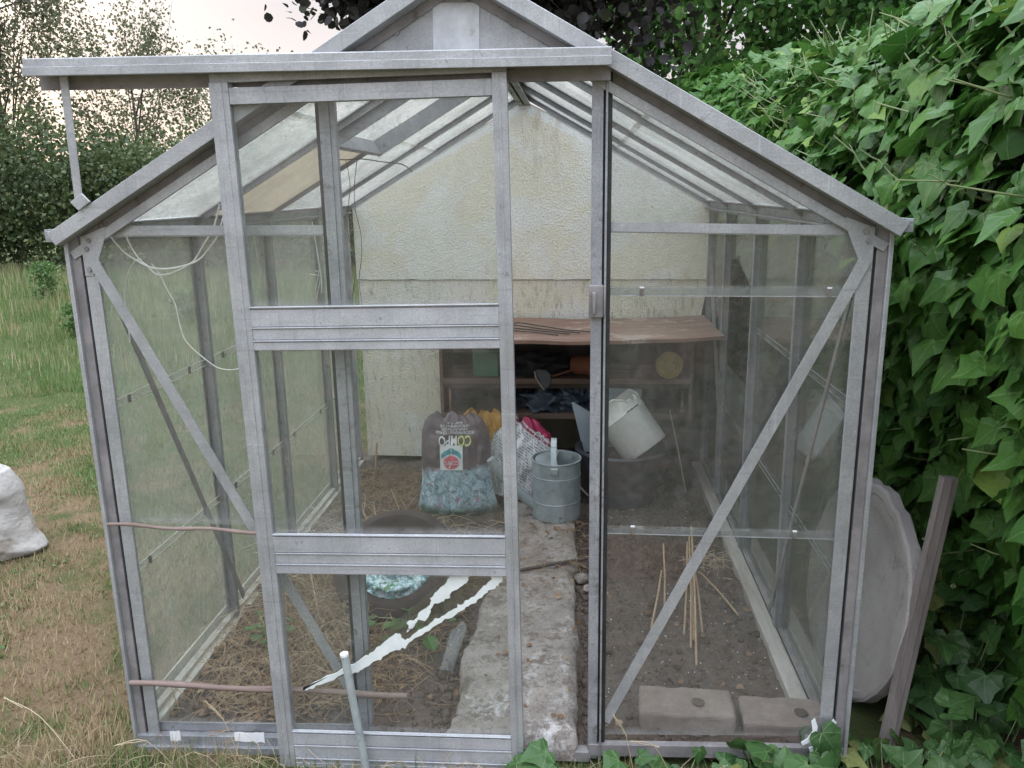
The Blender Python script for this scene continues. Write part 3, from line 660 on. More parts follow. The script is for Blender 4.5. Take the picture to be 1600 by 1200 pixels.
b.prism([(x, .008, z) for x, y, z in lw_], (0, .20, 0)); b.build('lower_wall', M['render_pier'], Bd)
b = MB(); b.box((-.90, .36, -.1), (.95, .40, 1.0)); b.box((.942, .01, -.1), (.955, .36, .99)); b.build('recess_wall', M['concrete_dark'], Bd)
b = MB(); b.box((-.90, .40, -.1), (.95, 2.4, 1.35)); b.prism([(-.90, .22, 1.35), (.95, .22, 1.35), (.95, .22, 1.40), (0, .22, 1.87), (-.90, .22, 1.40)], (0, 2.2, 0)); b.build('building_body', M['render_pier'], Bd)
b = MB()
for sx in (-1, 1): b.bar((0, 1.3, 1.885), (sx*.99, 1.3, 1.385), (sx*.015, 0, .03), (0, 2.16, 0))
b.build('roof', M['concrete_dark'], Bd)

# shelf unit and plywood
SU = empty('shelf_unit', (.2, 2.1, 0), 'brown wooden shelf unit with two cluttered shelves in the wall recess', 'shelves')
def sx_(b, name, mat): 
    o = b.build(name, mat, SU, .0015); o.location = (-.2, -2.1, 0); return o
for z0, z1 in ((.505, .532), (.322, .352)):
    sx_(MB().box((-.41, 2.07, z0), (.82, 2.40, z1)), 'shelf_board', M['shelf'])
sx_(MB().box((-.41, 2.085, .478), (.82, 2.10, .503)), 'shelf_batten', M['shelf_back'])
for x0, x1 in ((-.428, -.41), (.82, .838)): sx_(MB().box((x0, 2.07, .30), (x1, 2.40, .765)), 'side_board', M['shelf'])
sx_(MB().box((-.41, 2.405, .30), (.82, 2.415, .765)), 'back_board', M['shelf_back'])
for x0, z0, z1 in ((-.385, .356, .475), (.785, .356, .47)): sx_(MB().box((x0, 2.078, z0), (x0+.012, 2.092, z1)), 'corner_batten', M['ply'])
sx_(MB().box((.55, 2.12, .0), (.62, 2.15, .30)), 'leg', M['shelf']); sx_(MB().box((-.40, 2.12, .0), (-.36, 2.15, .30)), 'leg', M['shelf'])
b = MB(); nn = 24; V = []
def plz(x): return .776 + .018*((x-.35)/.6)**2 + .004*mn.noise(Vector((x*6, 0, 0)))
for k, (dy, dz) in enumerate(((1.66, 0), (1.66, .016), (2.345, .016), (2.345, 0))):
    for i in range(nn+1):
        x = -.45+1.37*i/nn; y = dy + (.07*(x+.45)/1.37 if k < 2 else 0)
        V.append((x, y+.005*mn.noise(Vector((x*9, k, 0))), plz(x)+dz-.0))
n_ = nn+1
F = [(k*n_+i, k*n_+i+1, ((k+1) % 4)*n_+i+1, ((k+1) % 4)*n_+i) for k in range(4) for i in range(nn)] + [(0, n_, 2*n_, 3*n_), (nn, 3*n_+nn, 2*n_+nn, n_+nn)]
tag(b.add(V, F).build('plywood_sheet', M['ply']), 'sagging weathered plywood sheet lying on top of the shelf unit', 'board')
# twigs on plywood
tw = MB()
for k in range(4):
    x0 = -.08+.02*k; y0 = 1.86+.05*k
    tw.tube([(x0-.15, y0, .80), (x0, y0+.02, .812+.004*k), (x0+.14+.03*k, y0-.0-.03*k, .806), (x0+.26+.03*k, y0-.05-.02*k, .80)], .0035, 5)
tag(tw.build('twig', M['wire']), 'dark thin twigs lying on the plywood sheet beside the door', 'twigs')

# ------------------------------------------------ shelf items
o = MB(); o.box((-.26, 2.09, .536), (-.13, 2.2, .672)); o.box((-.265, 2.085, .660), (-.125, 2.205, .674))
tag(o.build('plastic_pot', M['greenpot'], None, .008), 'square green plastic pot at the left end of the upper shelf', 'pot')
# yellow lid with finger holes, leaning
L = empty('round_lid', (.72, 2.08, .535), 'round mustard yellow drilled lid leaning upright at the right of the upper shelf', 'lid')
lb = MB().lathe([(0, .012), (.058, .012), (.060, .016), (.066, .016), (.068, .010), (.066, 0), (0, 0)], (0, .0, .066), 36, axis=(.05, -1, .15)); lb.build('disc', M['yellow'], L, smooth=True)
for dx, dz in ((-.02, .02), (.022, .016), (0, -.022), (-.03, -.01), (.032, -.012)):
    MB().lathe([(0, .0005), (.005, .0005), (.005, -.001)], (dx, -.0135-.15*dz*0, .066+dz), 10, axis=(.05, -1, .15)).build('hole', M['dark'], L)
# terracotta pot lying
tag(MB().lathe([(0, 0), (.040, 0), (.044, .01), (.052, .10), (.057, .10), (.057, .13), (.050, .13), (.046, .02), (0, .02)], (.24, 2.16, .585), 28, axis=(1, -.25, 0)).build('terracotta_pot', M['terra'], None), 'orange terracotta pot lying on its side on the upper shelf', 'pot')
def crumple(name, c, size, mat, seed, amp=.35, res=26, freq=3., flat=.0):
    V = []; n = res
    for j in range(n+1):
        ph = math.pi*j/n
        for i in range(2*n):
            t = math.pi*i/n; d = Vector((math.sin(ph)*math.cos(t), math.sin(ph)*math.sin(t), math.cos(ph)))
            r = 1+amp*(mn.noise(d*freq+Vector((seed, seed, 0))) + .5*abs(mn.noise(d*freq*2.2+Vector((0, seed, seed)))) + .22*abs(mn.noise(d*freq*5+Vector((seed, 2, seed)))))
            p = d*r; z = max(p.z*size[2], -size[2]*flat if flat else -9)
            V.append((c[0]+p.x*size[0], c[1]+p.y*size[1], c[2]+z))
    F = np.array([(j*2*n+i, j*2*n+(i+1) % (2*n), (j+1)*2*n+(i+1) % (2*n), (j+1)*2*n+i) for j in range(n) for i in range(2*n)])
    return from_arrays(name, V, F, mat, smooth=True)
tag(crumple('cloth_heap', (.04, 2.2, .56), (.17, .09, .06), M['cloth'], 3, .9, 30, 2.5, .5), 'heap of dark cloth at the back of the upper shelf', 'cloth')
tag(crumple('plastic_bag', (.13, 2.19, .385), (.10, .08, .055), M['blackbag'], 5, 1.0, 40, 2.2, .6), 'crumpled blue black plastic bag left of centre on the lower shelf', 'bag')
tag(crumple('plastic_bag', (.29, 2.19, .395), (.12, .08, .06), M['blackbag'], 9, 1.1, 40, 2.4, .7), 'larger crumpled blue black plastic bag right of centre on the lower shelf', 'bag')
tag(crumple('cloth_heap', (.02, 2.22, .38), (.07, .07, .045), M['cloth'], 15, .8, 26, 2.5, .6), 'small grey cloth heap at the left of the lower shelf bags', 'cloth')
# hanging cap with pale rim on shelf edge
CP = empty('garden_glove', (.09, 2.06, .52), 'grey glove with a pale cuff hanging over the front edge of the upper shelf', 'glove')
MB().prism([(-.035, 0, .05), (-.02, 0, .062), (.02, 0, .058), (.045, 0, .038), (.047, 0, .0), (.035, 0, -.03), (.018, 0, -.046), (.0, 0, -.03)], (0, .018, 0)).build('palm', gen('grey_glove_cloth', (.10, .11, .12), (.15, .16, .17), 20, .9), CP, .006)
MB().tube([(-.035, -.004, .053), (-.03, -.008, .02), (-.005, -.008, -.015), (.012, -.006, -.042), (.0, -.002, -.03), (-.02, .0, .0), (-.037, .0, .05)], .0032, 6).build('cuff', M['twine'], CP)
TR = empty('hand_trowel', (.27, 2.12, .56), 'small pale metal trowel blade lying among the clutter on the upper shelf', 'trowel')
MB().prism([(-.03, 0, .02), (.0, -.01, .035), (.035, -.01, .026), (.02, 0, .012), (-.025, .0, .0)], (.004, .006, .004)).build('blade', M['white'], TR, .002)
MB().tube([(-.03, 0, .006), (-.10, -.03, -.012), (-.15, -.035, -.02)], .006, 7).build('handle', M['terra'], TR)

# ------------------------------------------------ bags
def bag(name, c, halfw, height, thick, mat, seed, rot=0, lean=.0, topw=.75, midw=.9, wr=.012, skew=0.):
    """sack standing on the ground. returns object and front(u,v) for prints"""
    nu, nv = 60, 60
    def hw(v):
        return halfw*(np.interp(v, [0, .05, .15, .35, .6, .8, .9, .96, 1], [1.0, 1.04, .96, midw, midw, (midw+topw)/2, topw*.93, topw*.8, topw*.55]))
    def tk(v): return thick*np.interp(v, [0, .08, .35, .7, .92, 1], [.75, 1, 1, .8, .4, .06])
    def pt(u, v, side):
        x = u*hw(v) + skew*v; r = max(0, 1-abs(u)**2.6)**.6
        wn_ = wr*(fn((u*2.2, v*3.2, seed), 1.5) + .8*abs(mn.noise(Vector((u*6+seed, v*5+u*3, seed))))*1.2)
        y = side*(tk(v)*r + wn_*r) + lean*v
        z = v*height + .02*mn.noise(Vector((u*3, v*3, seed+4)))*(v > .02)
        if v > .8: z += .012*math.sin(u*7+seed)
        return Vector((x, y, z))
    V = []
    for sd_ in (-1, 1):
        for j in range(nv+1):
            for i in range(nu+1): V.append(pt(-1+2*i/nu, j/nv, sd_))
    n = nu+1; o_ = n*(nv+1)
    F = []
    for j in range(nv):
        for i in range(nu):
            F.append((j*n+i, j*n+i+1, (j+1)*n+i+1, (j+1)*n+i)); F.append((o_+j*n+i, o_+(j+1)*n+i, o_+(j+1)*n+i+1, o_+j*n+i+1))
    ob = from_arrays(name, V, np.array(F), mat, smooth=True)
    ob.location = c; ob.rotation_euler.z = rot
    def front(x, z, off=.003):
        v = min(1, max(0, z/height)); u = (x-skew*v)/hw(v); p = pt(max(-.98, min(.98, u)), v, -1)
        return Vector((x, p.y-off, z))
    return ob, front
def compost_mat():
    m, nt = new_mat('printed_compost_bag'); v = coords(nt); s = N(nt, 'ShaderNodeSeparateXYZ'); nt.links.new(v, s.inputs[0])
    br = mixc(nt, mr(nt, noise(nt, v, 9, 6, .7), .3, .7), (.075, .055, .062), (.15, .11, .12))
    vo = N(nt, 'ShaderNodeTexVoronoi'); vo.inputs['Scale'].default_value = 46; vo.distance = 'MANHATTAN'; nt.links.new(coords(nt, 'Object', (1, .2, .7), (0, .6, 0)), vo.inputs['Vector'])
    fl = mixc(nt, mr(nt, noise(nt, coords(nt, 'Object', (1, .3, .5)), 24, 6, .75, 2.5), .34, .62), (.10, .20, .24), (.58, .68, .74))
    fl = mixc(nt, mr(nt, vo.outputs['Distance'], .25, .9, 0, .5), fl, (.30, .45, .52))
    fl = mixc(nt, mr(nt, noise(nt, v, 30, 5, .7, 1.5), .5, .6, 0, .75), fl, (.10, .16, .20))
    fl = mixc(nt, mr(nt, noise(nt, v, 17, 4, .6), .60, .65, 0, .8), fl, (.36, .20, .27))
    fl = mixc(nt, mr(nt, noise(nt, v, 12, 4, .6, 1), .62, .68, 0, .8), fl, (.62, .70, .76))
    nz = mth(nt, 'ADD', s.outputs[2], mth(nt, 'MULTIPLY', mth(nt, 'SUBTRACT', noise(nt, v, 7, 5, .6), .5), .20))
    c = mixc(nt, mr(nt, nz, .205, .245), fl, br)
    c = mixc(nt, mr(nt, s.outputs[2], .07, .02, 0, .7), c, (.07, .13, .06))
    out(nt, pbsdf(nt, c, .38, 0, bump(nt, noise(nt, v, 16, 5, .6, .6), .5, .01))); return m
cb, cf = bag('compost_sack', (-.292, 1.66, -.01), .186, .470, .090, compost_mat(), 2.3, topw=.82, midw=.88, wr=.012)
tag(cb, 'full brown and blue compost sack with upside down COMPO lettering, left of centre', 'compost sack')
def text_on(parent, txt, size, cx, cz, mat, front, flip=True, off=.004, name='lettering', xs=1., rot=0, bold=0.):
    cu = bpy.data.curves.new('t', 'FONT'); cu.body = txt; cu.size = size; cu.align_x = 'CENTER'; cu.align_y = 'CENTER'; cu.offset = bold
    if isinstance(mat, list):
        for m_ in (mat[0], mat[-1]): cu.materials.append(m_)
        for i, f_ in enumerate(cu.body_format): f_.material_index = 0 if mat[i] is mat[0] else 1
    to = bpy.data.objects.new('t', cu); COL.objects.link(to)
    dg = bpy.context.evaluated_depsgraph_get(); me = bpy.data.meshes.new_from_object(to.evaluated_get(dg))
    bpy.data.objects.remove(to)
    for v in me.vertices:
        x, z = v.co.x*xs, v.co.y
        if flip: x, z = -x, -z
        ca, sa = math.cos(rot), math.sin(rot); x, z = x*ca-z*sa, x*sa+z*ca
        v.co = front(cx+x, cz+z, off)
    
    if not isinstance(mat, list): me.materials.clear(); me.materials.append(mat)
    ob = bpy.data.objects.new(name, me); COL.objects.link(ob); ob.parent = parent; return ob
def flat_on(parent, pts, mat, front, off, name, res=7):
    """polygon draped on the sack as a fine grid of its own triangles"""
    me = MB()
    c = (sum(p[0] for p in pts)/len(pts), sum(p[1] for p in pts)/len(pts)); P = []
    for i in range(len(pts)):
        p, q = pts[i], pts[(i+1) % len(pts)]
        for k in range(4): P.append((p[0]+(q[0]-p[0])*k/4, p[1]+(q[1]-p[1])*k/4))
    n = len(P); V = []
    for r in range(res+1):
        s_ = r/res
        for p in P: V.append(front(c[0]+(p[0]-c[0])*s_, c[1]+(p[1]-c[1])*s_, off))
    F = [(r*n+i, r*n+(i+1) % n, (r+1)*n+(i+1) % n, (r+1)*n+i) for r in range(res) for i in range(n)]
    me.add(V, F, 0, True); return me.build(name, mat, parent)
M['ink_white'] = gen('white_print', (.70, .72, .72), (.6, .62, .62), 20, .5); M['ink_yel'] = gen('yellow_print', (.62, .66, .22), (.5, .55, .2), 20, .5)
M['ink_teal'] = gen('teal_print', (.05, .27, .31), (.07, .3, .34), 20, .5); M['ink_red'] = gen('red_print', (.50, .09, .13), (.55, .13, .16), 20, .5); M['ink_pale'] = gen('pale_print', (.40, .38, .38), (.5, .47, .47), 20, .5)
text_on(cb, 'COMPO', .062, .006, .366, [M['ink_yel'], M['ink_yel'], M['ink_white'], M['ink_white'], M['ink_white']], cf, xs=.66, bold=.0015, off=.011)
for t_, z_, s_ in (('BODEMVERBETERAAR', .400, .019), ('AANPLANTINGEN', .414, .015), ('AMENDEMENT DE', .428, .017), ('PLANTATION', .441, .012)):
    text_on(cb, t_, s_, .004, z_, M['ink_white'], cf, xs=.95, off=.010)
lx, lz = -.010, .283; h_ = .052
flat_on(cb, [(lx-h_, lz-h_), (lx+h_, lz-h_), (lx+h_, lz+h_*1.15), (lx-h_, lz+h_*1.15)], M['ink_white'], cf, .007, 'logo_label')
circ = [(lx+.037*math.cos(t), lz-.017+.030*math.sin(t)) for t in np.linspace(0, 2*math.pi, 20, endpoint=False)]
flat_on(cb, circ, M['ink_red'], cf, .009, 'logo_disc')
for sg in (-1, 1):
    arch = [(lx+sg*.002, lz+.052), (lx+sg*.012, lz+.044), (lx+sg*.032, lz+.034), (lx+sg*.045, lz+.020), (lx+sg*.046, lz-.004), (lx+sg*.040, lz+.003), (lx+sg*.028, lz+.015), (lx+sg*.013, lz+.021), (lx+sg*.002, lz+.023)]
    flat_on(cb, arch, M['ink_teal'], cf, .009, 'logo_leaf')
text_on(cb, 'COMPO', .026, lx, lz-.015, M['ink_white'], cf, xs=.74, off=.015, bold=.0)
# orange sack peeking out behind
ob_, _ = bag('orange_sack', (-.20, 1.84, .0), .12, .425, .07, gen('orange_sack_print', (.50, .26, .02), (.40, .19, .015), 9, .45, 0, 26, .6, .01, (.16, .08, .02), spot_lim=(.55, .68), spot_scale=10), 7.1, topw=.9, midw=.95, wr=.02, skew=.012)
tag(ob_, 'mustard orange plastic sack showing behind the brown compost sack', 'sack')
# white and red fertiliser sack
def fert_mat():
    m, nt = new_mat('white_red_sack_print'); v = coords(nt, 'Object', (1, .3, 1), (0, math.radians(-38), 0)); s = N(nt, 'ShaderNodeSeparateXYZ'); nt.links.new(v, s.inputs[0])
    c = mixc(nt, mr(nt, noise(nt, v, 6, 4), .3, .7), (.60, .61, .62), (.70, .71, .72))
    # rows of small print
    row = mth(nt, 'ABSOLUTE', mth(nt, 'SINE', mth(nt, 'MULTIPLY', s.outputs[2], 270)))
    word = noise(nt, coords(nt, 'Object', (38, 1, 8), (0, math.radians(-38), 0)), 3, 2)
    ink = mth(nt, 'MULTIPLY', mr(nt, row, .55, .8), mr(nt, word, .46, .52))
    c = mixc(nt, mth(nt, 'MULTIPLY', ink, .75), c, (.10, .11, .12))
    c = mixc(nt, mr(nt, s.outputs[2], .312, .316), c, (.36, .03, .09))
    c = mixc(nt, mth(nt, 'MULTIPLY', mr(nt, s.outputs[2], .296, .298), mr(nt, s.outputs[2], .306, .304)), c, (.32, .03, .08))
    so_ = N(nt, 'ShaderNodeSeparateXYZ'); nt.links.new(coords(nt), so_.inputs[0])
    c = mixc(nt, mr(nt, so_.outputs[2], .045, .035), c, (.16, .05, .06))
    out(nt, pbsdf(nt, c, .42, 0, bump(nt, noise(nt, coords(nt), 14, 5, .6, .6), .6, .012))); return m
fb_, ff = bag('fertiliser_sack', (.005, 1.80, .0), .168, .405, .085, fert_mat(), 4.7, topw=.60, midw=.98, wr=.014, skew=-.0)
tag(fb_, 'white and crimson plastic fertiliser sack slumped behind the watering can', 'sack')
text_on(fb_, 'OSO', .05, .095, .315, M['ink_white'], ff, rot=math.radians(-40), xs=.8)

# ------------------------------------------------ watering can
WC = empty('watering_can', (.176, 1.50, .035), 'galvanised metal watering can standing on the concrete path', 'watering can')
b = MB(); r = .107; H = .275
b.lathe([(0, .004), (r-.004, .004), (r, .012), (r, .014), (r, .084), (r, .085), (r+.002, .088), (r, .091), (r, .092), (r, H-.076), (r, H-.075), (r+.002, H-.072), (r, H-.069), (r, H-.068), (r, H-.009), (r, H-.008), (r+.004, H-.004), (r+.003, H), (r-.003, H), (r-.004, H-.01), (r-.004, .02), (0, .02)], n=48)
b.build('body', M['galv'], WC, smooth=True)
b = MB(); V = [(0, 0, H-.006)]; n = 24      # half lid on the left
for i in range(n+1):
    t = math.pi*.5 + math.pi*i/n; V.append(((r-.004)*math.cos(t)+.01, (r-.004)*math.sin(t), H-.008))
b.add(V+[(x, y, z+.003) for x, y, z in V], [tuple(range(n+2))[::-1], tuple(range(n+2, 2*n+4))]+[(i, i+1, n+3+i, n+2+i) for i in range(n+1)], 0); b.build('half_lid', M['galv'], WC)
b = MB(); pts = []
for i in range(15):
    t = math.pi*i/14; pts.append((-.01+.0*i, -.085+.17*i/14, H+.085*math.sin(t)**.7 if 0 < i < 14 else H-.01))
for p, q in zip(pts[:-1], pts[1:]): b.bar(p, q, (.024, 0, 0), (0, .004, .004))
b.build('handle', M['galv'], WC)
b = MB(); b.tube([(-.095, -.01, .055), (-.16, -.03, .115), (-.23, -.05, .20), (-.285, -.06, .285)], [.026, .024, .021, .019], 14); b.build('spout', M['galv'], WC)
b = MB(); b.box((-.022, -r-.012, H-.045), (.012, -r-.001, H-.012)); b.build('handle_clip', M['galv'], WC, .004)

# ------------------------------------------------ black tub with white bucket and sheets
b = MB(); R0, R1, HH = .155, .205, .265
b.lathe([(0, 0), (R0, 0), (R1-.006, HH-.03), (R1+.012, HH-.028), (R1+.016, HH-.01), (R1+.006, HH), (R1-.006, HH-.004), (R0-.01, .012), (0, .012)], n=48)
T = b.build('rubber_tub', M['tubblack'], None, smooth=True); T.location = (.475, 1.83, .0)
tag(T, 'round black rubber tub holding a white bucket, beside the watering can', 'tub')
hb = MB(); 
for sg in (-1,): hb.tube([(sg*R1-.0, -.05, HH-.06), (sg*R1-.03, -.075, HH-.12), (sg*R1-.0, -.09, HH-.17), (sg*R1+.05, -.06, HH-.235)], .005, 8)
hb.build('rope_handle', M['twine'], T)
ax = Vector((-.58, .24, .76)).normalized()
b = MB(); b.lathe([(0, 0), (.098, 0), (.103, .006), (.108, .165), (.112, .17), (.112, .176), (.109, .18), (.110, .245), (.114, .25), (.112, .256), (.106, .252), (.098, .01), (0, .01)], n=48, axis=ax)
for vi, v in enumerate(b.v):   # broken rim notch
    p = Vector(v); hgt = p.dot(ax); az = (p-ax*hgt)
    if hgt > .17 and az.length > .05:
        k = az.normalized().dot(Vector((.75, -.35, .5)).normalized())
        if k > .55: b.v[vi] = tuple(p - ax*(min(hgt-.185, .06)*min(1, (k-.55)*3)*(.7+.5*mn.noise(az*60))))
BK = b.build('white_bucket', M['bucket'], None, smooth=True); BK.location = (.59, 1.77, .262); BK.scale = (1.1, 1.1, 1.1)
tag(BK, 'dirty white plastic bucket with a chipped rim lying tilted in the black tub', 'bucket')
hb = MB(); x_ = ax.cross(Vector((0, 1, 0))).normalized(); y_ = ax.cross(x_)
for k, a_ in enumerate((-1.15, -.98, -.80, -.66)):
    dd = (x_*math.cos(a_+.0) + y_*math.sin(a_)); dd = dd if dd.y < 0 else -dd
    t_ = ax.cross(dd); c_ = dd*.1105 + ax*.176
    hb.bar(c_-t_*.008, c_+t_*.008, dd*.004, ax*.005)
hb.build('slot', M['dark'], BK)
tag(MB().prism([(.24, 1.90, .455), (.37, 1.90, .375), (.36, 1.90, .22), (.30, 1.90, .20)], (.01, .004, 0)).build('plastic_sheet', M['sheet']), 'pointed triangular grey blue plastic sheet standing in the left of the black tub', 'sheet')
tag(MB().prism([(.35, 2.02, .50), (.585, 2.02, .49), (.58, 2.0, .20), (.36, 2.0, .2)], (.0, .004, 0)).build('plastic_sheet', M['sheet']), 'square cornered grey blue plastic sheet standing behind the white bucket', 'sheet')
for k, (x, y, lb_) in enumerate(((.885, 1.98, 'straight pale aluminium bar leaning on the shelf corner at the back right'), (.935, 2.0, 'thinner grey aluminium bar leaning against the wall beyond the pale one'))):
    b = MB(); b.bar((x+.09-.03*k, y-.1, -.01), (x-.0, y+.1*0, 1.14-.2*k), (.014-.004*k, 0, 0), (0, .008, 0)); tag(b.build('metal_bar', A_ if k == 0 else AI), lb_, 'bar')
# thin cane near the bucket
tag(MB().tube([(.80, 1.9, .0), (.745, 1.85, .25), (.70, 1.82, .44)], [.004, .0035, .002], 6).build('garden_cane', M['twine']), 'thin pale cane leaning on the lower shelf right of the white bucket', 'cane')
tag(MB().tube([(-.80, 2.12, -.02), (-.795, 2.13, .10), (-.79, 2.14, .165)], .006, 7).build('garden_cane', M['cane']), 'short brown cane standing upright in the soil in front of the wall at the left', 'cane')

# ------------------------------------------------ ring tub, foil, weeds on the left bed
ax2 = Vector((-.04, -.555, .83)).normalized()
b = MB(); b.lathe([(.125, -.03), (.155, -.04), (.185, -.025), (.20, .0), (.196, .03), (.18, .045), (.16, .05), (.14, .04), (.122, .015), (.118, -.01), (.125, -.03)], n=56, axis=ax2)
RG = b.build('rubber_ring', M['brownring'], None, smooth=True); RG.location = (-.39, .79, .125); RG.scale = (1.15, 1.15, 1.15)
tag(RG, 'dark brown rubber ring lying tilted on the soil behind the door', 'rubber ring')
def foil_mat():
    m, nt = new_mat('pale_blue_foil'); v = coords(nt, 'Position')
    c = mixc(nt, mr(nt, noise(nt, v, 40, 5, .7, 1), .42, .58), (.62, .70, .74), (.14, .30, .30))
    c = mixc(nt, mr(nt, noise(nt, v, 22, 5, .7), .55, .62), c, (.10, .20, .08)); out(nt, pbsdf(nt, c, .4, 0, bump(nt, noise(nt, v, 30, 5), .7, .01))); return m
fo = crumple('crumpled_wrapper', (-.375, .82, .085), (.155, .14, .08), foil_mat(), 22, .5, 34, 3, .8); tag(fo, 'crumpled white and teal plastic wrapper lying inside the brown ring', 'wrapper')
def weed(name, c, n, size, mat, label, seed, spread=.1, h=.06, kind='plant', group=None):
    r_ = random.Random(seed); lf = MB(); st = MB()
    for k in range(n):
        a = r_.uniform(0, 6.28); d = spread*r_.random()**.6; base = Vector((c[0], c[1], c[2])); tip = base+Vector((math.cos(a)*d, math.sin(a)*d, h*r_.uniform(.4, 1)))
        st.tube([base, (base+tip)*.5+Vector((0, 0, h*.3)), tip], .0018, 4)
        s_ = size*r_.uniform(.6, 1.2); dr = Vector((math.cos(a+r_.uniform(-.6, .6)), math.sin(a), r_.uniform(-.3, .3))).normalized(); sd = dr.cross(Vector((0, 0, 1))).normalized(); nn_ = sd.cross(dr)
        P = []
        for u, w_ in ((0, .05), (.2, .32), (.5, .45), (.8, .28), (1, .02)):
            for sg in (-1, 0, 1): P.append(tip + dr*s_*u + sd*sg*w_*s_ + nn_*(s_*(.15*abs(sg)*1 - .25*u*u)))
        lf.add(P, [(i*3+j, i*3+j+1, (i+1)*3+j+1, (i+1)*3+j) for i in range(4) for j in range(2)], 0, True)
    e_ = empty(name, c, label, kind, group); 
    for o_, nm, mt in ((lf, 'leaves', mat), (st, 'stems', M['stem'])):
        q = o_.build(nm, mt, e_); q.location = tuple(-x for x in c)
weed('weed', (-.30, .57, .01), 14, .055, M['weed'], 'low green weed with broad leaves in front of the brown ring', 3, .13, .05)
weed('weed', (-.74, .42, .0), 14, .03, M['weed'], 'small green seedling cluster by the left side rail', 6, .07, .10)
weed('weed', (-.47, 1.48, .0), 12, .04, M['weed'], 'little green weed at the foot of the brown compost sack', 9, .06, .04)

# ------------------------------------------------ bricks
def block(name, c, size, rot, label, seed):
    b = MB(); lx_, ly, lz_ = size; n = 14; V = []; F = []
    b.box((-lx_/2, -ly/2, 0), (lx_/2, ly/2, lz_)); o = b.build(name, M['brick'], None)
    bv = o.modifiers.new('b', 'BEVEL'); bv.width = .012; bv.segments = 3
    sb = o.modifiers.new('s', 'SUBSURF'); sb.subdivision_type = 'SIMPLE'; sb.levels = sb.render_levels = 4
    tx = bpy.data.textures.new('rough', 'CLOUDS'); tx.noise_scale = .035; tx.noise_depth = 4
    dp = o.modifiers.new('d', 'DISPLACE'); dp.texture = tx; dp.strength = .012; dp.texture_coords = 'LOCAL'
    o.location = c; o.rotation_euler.z = rot
    h = MB()
    h.lathe([(0, .0005), (.017, .0005), (.019, .003), (.013, .0035), (0, .0015)], (lx_*.12, -.01, lz_+.001), 12)
    h.build('core_hole', M['soil'], o)
    return tag(o, label, 'block')
block('concrete_block', (.575, .15, -.04), (.262, .13, .09), -.04, 'dusty pink concrete block inside the front glass, nearer the doorway', 2)
block('concrete_block', (.855, .14, -.05), (.26, .13, .085), -.03, 'dusty pink concrete block at the right front corner, half behind ivy leaves', 3)

# ------------------------------------------------ canes, bars, cords
for i, (z0, z1, x1, r_, lb_) in enumerate(((.631, .616, -.53, .0045, 'thin bamboo cane across the left front pane at mid height'), (.168, .158, -.18, .0075, 'thicker bamboo cane lying across the foot of the left front pane'))):
    pts = [(-.945+(x1+.945)*k/12, -.028, z0+(z1-z0)*k/12+.003*math.sin(k)) for k in range(13)]
    rr = [r_*(1.25 if k % 4 == 2 else 1) for k in range(13)]
    tag(MB().tube(pts, rr, 10).build('bamboo_cane', M['bamboo']), lb_, 'cane')
b = MB(); b.tube([(-.327, -.078, .305), (-.283, -.088, -.055)], .0105, 14); b.lathe([(0, .001), (.011, .001), (.011, -.006)], (-.3275, -.078, .308), 14, axis=(-.12, 0, 1), mi=1)
tag(b.build('metal_stake', [M['galv'], M['white']]), 'round grey metal stake leaning against the bottom of the sliding door', 'stake')
cords = [
 ('white cord loop hanging from the left eave, the upper of the two loops', [(-.897, 1.399), (-.89, 1.375), (-.877, 1.35), (-.852, 1.32), (-.825, 1.302), (-.79, 1.284), (-.75, 1.28), (-.708, 1.286), (-.665, 1.301), (-.634, 1.33), (-.61, 1.36), (-.589, 1.41)], .0022),
 ('white cord loop hanging from the left eave, the lower of the two loops', [(-.868, 1.414), (-.852, 1.379), (-.845, 1.344), (-.825, 1.306), (-.806, 1.288), (-.784, 1.266), (-.751, 1.266), (-.708, 1.282), (-.682, 1.299), (-.653, 1.338), (-.625, 1.376), (-.603, 1.433)], .0022),
 ('short loose end of white cord dangling beside the left corner post', [(-.825, 1.302), (-.843, 1.297), (-.865, 1.265), (-.879, 1.225), (-.882, 1.185), (-.88, 1.152), (-.882, 1.091)], .002),
 ('long thin white cord sagging down to the sliding door stile', [(-.806, 1.29), (-.789, 1.264), (-.773, 1.225), (-.756, 1.188), (-.751, 1.144), (-.742, 1.099), (-.724, 1.074), (-.693, 1.045), (-.662, 1.022), (-.629, 1.016), (-.603, 1.02), (-.581, 1.033), (-.55, 1.07)], .0014)]
def smooth_pts(P, k=4):
    r = []
    for i in range(len(P)-1):
        p0, p1, p2, p3 = (np.array(P[max(0, min(len(P)-1, i+j))]) for j in (-1, 0, 1, 2))
        for s_ in range(k):
            t = s_/k; r.append(tuple(.5*((2*p1)+(-p0+p2)*t+(2*p0-5*p1+4*p2-p3)*t*t+(-p0+3*p1-3*p2+p3)*t**3)))
    return r+[tuple(P[-1])]
for i, (lb_, P, r_) in enumerate(cords):
    pts = smooth_pts([(x, .05+.012*i+.0*z, z) for x, z in P]); tag(MB().tube(pts, r_, 6).build('cord', M['cord']), lb_, 'cord', None)
wr = smooth_pts([(-.95, 1.0, 1.36), (-.866, 1.0, 1.60), (-.737, 1.0, 1.597), (-.651, 1.0, 1.591), (-.566, 1.0, 1.569), (-.489, 1.0, 1.57), (-.417, 1.0, 1.559), (-.345, 1.0, 1.549), (-.312, 1.0, 1.524)][1:])
tag(MB().tube(wr, .0022, 5).build('wire', M['wire']), 'thin dark wire strung under the left roof slope below the vent', 'wire')
